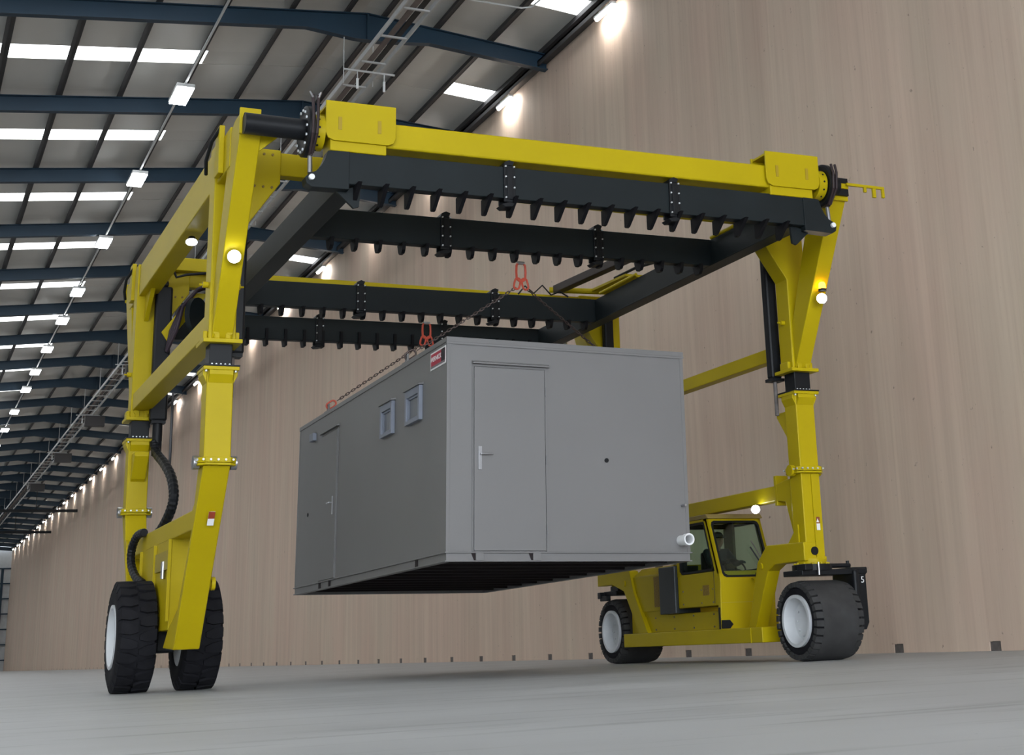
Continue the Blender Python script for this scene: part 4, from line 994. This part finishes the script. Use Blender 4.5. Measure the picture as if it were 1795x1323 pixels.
cpt(MB().prism([(-0.001, 2.165), (-0.001, 2.13), (-0.05, 2.125), (-0.05, 2.14)], 'y', 4.69, 5.66), 'rain_guard', CAB, 0, sd2)
cpt(MB().box(-0.034, -0.02, 4.87, 4.915, 0.895, 1.15), 'handle_plate', HNDL, 0.004, sd2)
cpt(MB().tube((-0.034, 4.89, 1.06), (-0.07, 4.89, 1.06), 0.011, 10).tube((-0.068, 4.89, 1.06), (-0.068, 5.04, 1.06), 0.010, 10), 'handle', STEEL, 0, sd2, True)
cpt(MB().box(-0.06, -0.001, 6.0, 6.22, 2.10, 2.215), 'junction_box', WINF, 0.006)
cpt(MB().tube((-0.012, 6.375, 1.03), (-0.001, 6.375, 1.03), 0.026, 16), 'cable_gland', BLK, 0, None, True)
sg = cpt(MB().box(-0.009, -0.001, 0.03, 0.585, 2.145, 2.355), 'sign', WHT, 0.0)
cpt(MB().box(-0.011, -0.0092, 0.05, 0.565, 2.165, 2.335), 'sign_field', SIGNR, 0.0, sg)
cpt(MB().box(-0.0125, -0.0112, 0.05, 0.185, 2.19, 2.335), 'sign_block', paint('sign_black', (0.012, 0.01, 0.016), 0.5), 0.0, sg)
cpt(MB().box(-0.0125, -0.0112, 0.05, 0.565, 2.165, 2.188), 'sign_strip', paint('sign_grey', (0.16, 0.16, 0.17), 0.5), 0.0, sg)
me = text_mesh('WERNICK', 0.085, 0.001); me.materials.append(WHT)
tx = link('lettering', me, C0 + Vector((-0.0135, 0.375, 2.265)), sg); tx.rotation_euler = (PI / 2, 0, -PI / 2)
# lifting eyes on the roof edges
for yy in (1.66, 5.50):
    for (xx, s) in ((0.035, 1), (CW - 0.035, -1)):
        le = cpt(MB().prism([(yy - 0.05, CH), (yy + 0.05, CH), (yy + 0.035, CH + 0.12), (yy - 0.035, CH + 0.12)], 'x', xx - 0.012, xx + 0.012), 'lifting_eye', CAB, 0.0)
        cpt(MB().box(xx - 0.04, xx + 0.04, yy - 0.09, yy + 0.09, CH, CH + 0.012), 'eye_plate', CAB, 0, le)
cab_root.rotation_euler = (-0.0068, 0.0146, -0.0066)
CM = Matrix.Translation(C0) @ cab_root.rotation_euler.to_matrix().to_4x4()

# ------------------------------------------------------------------ chain slings
def torus_link(c, d, side, L, W, r, n=14):
    c, d, side = Vector(c), Vector(d).normalized(), Vector(side).normalized()
    side = (side - d * side.dot(d)).normalized()
    P = []
    for i in range(n):
        a = 2 * PI * i / n
        off = (L - W) / 2 * (1 if math.sin(a) > 0.01 else -1 if math.sin(a) < -0.01 else 0)
        P.append(c + d * (off + W / 2 * math.sin(a)) + side * (W / 2 * math.cos(a)))
    return P, r
def sling(ytop, yeye, label):
    xt = 7.08
    zt = 5.115 + TILT * (xt - 7)
    root = empty('chain_sling', (xt, ytop, 4.6))
    MB().tube((xt - 0.05, ytop, zt + 0.05), (xt + 0.05, ytop, zt + 0.05), 0.022, 10).build('shackle_pin', STEEL, root, smooth=True)
    MB().path(*[torus_link((xt, ytop, zt - 0.07), (0, 0, 1), (1, 0, 0), 0.25, 0.13, 0.016, 16)[0], 0.016, 8, True]).build('master_link', RED, root, smooth=True)
    for s in (-1, 1):
        MB().path(torus_link((xt + s * 0.055, ytop, zt - 0.23), (s * 0.25, 0, -1), (1, 0, 0.2), 0.15, 0.08, 0.014, 14)[0], 0.014, 8, True).build('sub_link', RED, root, smooth=True)
        eye = CM @ Vector((0.035 if s < 0 else CW - 0.035, yeye, CH + 0.085))
        top = Vector((xt + s * 0.08, ytop, zt - 0.29))
        hook_t = eye + (top - eye).normalized() * 0.16
        n = int((hook_t - top).length / 0.050); m = MB()
        d = (hook_t - top).normalized()
        for i in range(n):
            c = top + (hook_t - top) * ((i + 0.5) / n)
            sd_ = Vector((0, 1, 0)) if i % 2 else d.cross(Vector((0, 1, 0)))
            m.path(torus_link(c, d, sd_, 0.066, 0.030, 0.006, 10)[0], 0.0065, 5, True)
        ch_ = m.build('chain', CHAIN, root, smooth=True); ch_['kind'] = 'stuff'
        P, _ = torus_link(eye + (top - eye).normalized() * 0.05, d, d.cross(Vector((0, 1, 0))), 0.15, 0.09, 0.016, 16)
        MB().path(P, 0.014, 8, True).build('hook', RED if ytop > 20 else CHAIN, root, smooth=True)
    tag(root, label, 'chain sling', 'chain slings holding the cabin')
sling(17.14, 1.66, 'red ringed chain sling under the second beam, at the near end of the cabin')
sling(20.97, 5.50, 'red ringed chain sling under the third beam, at the far end of the cabin')
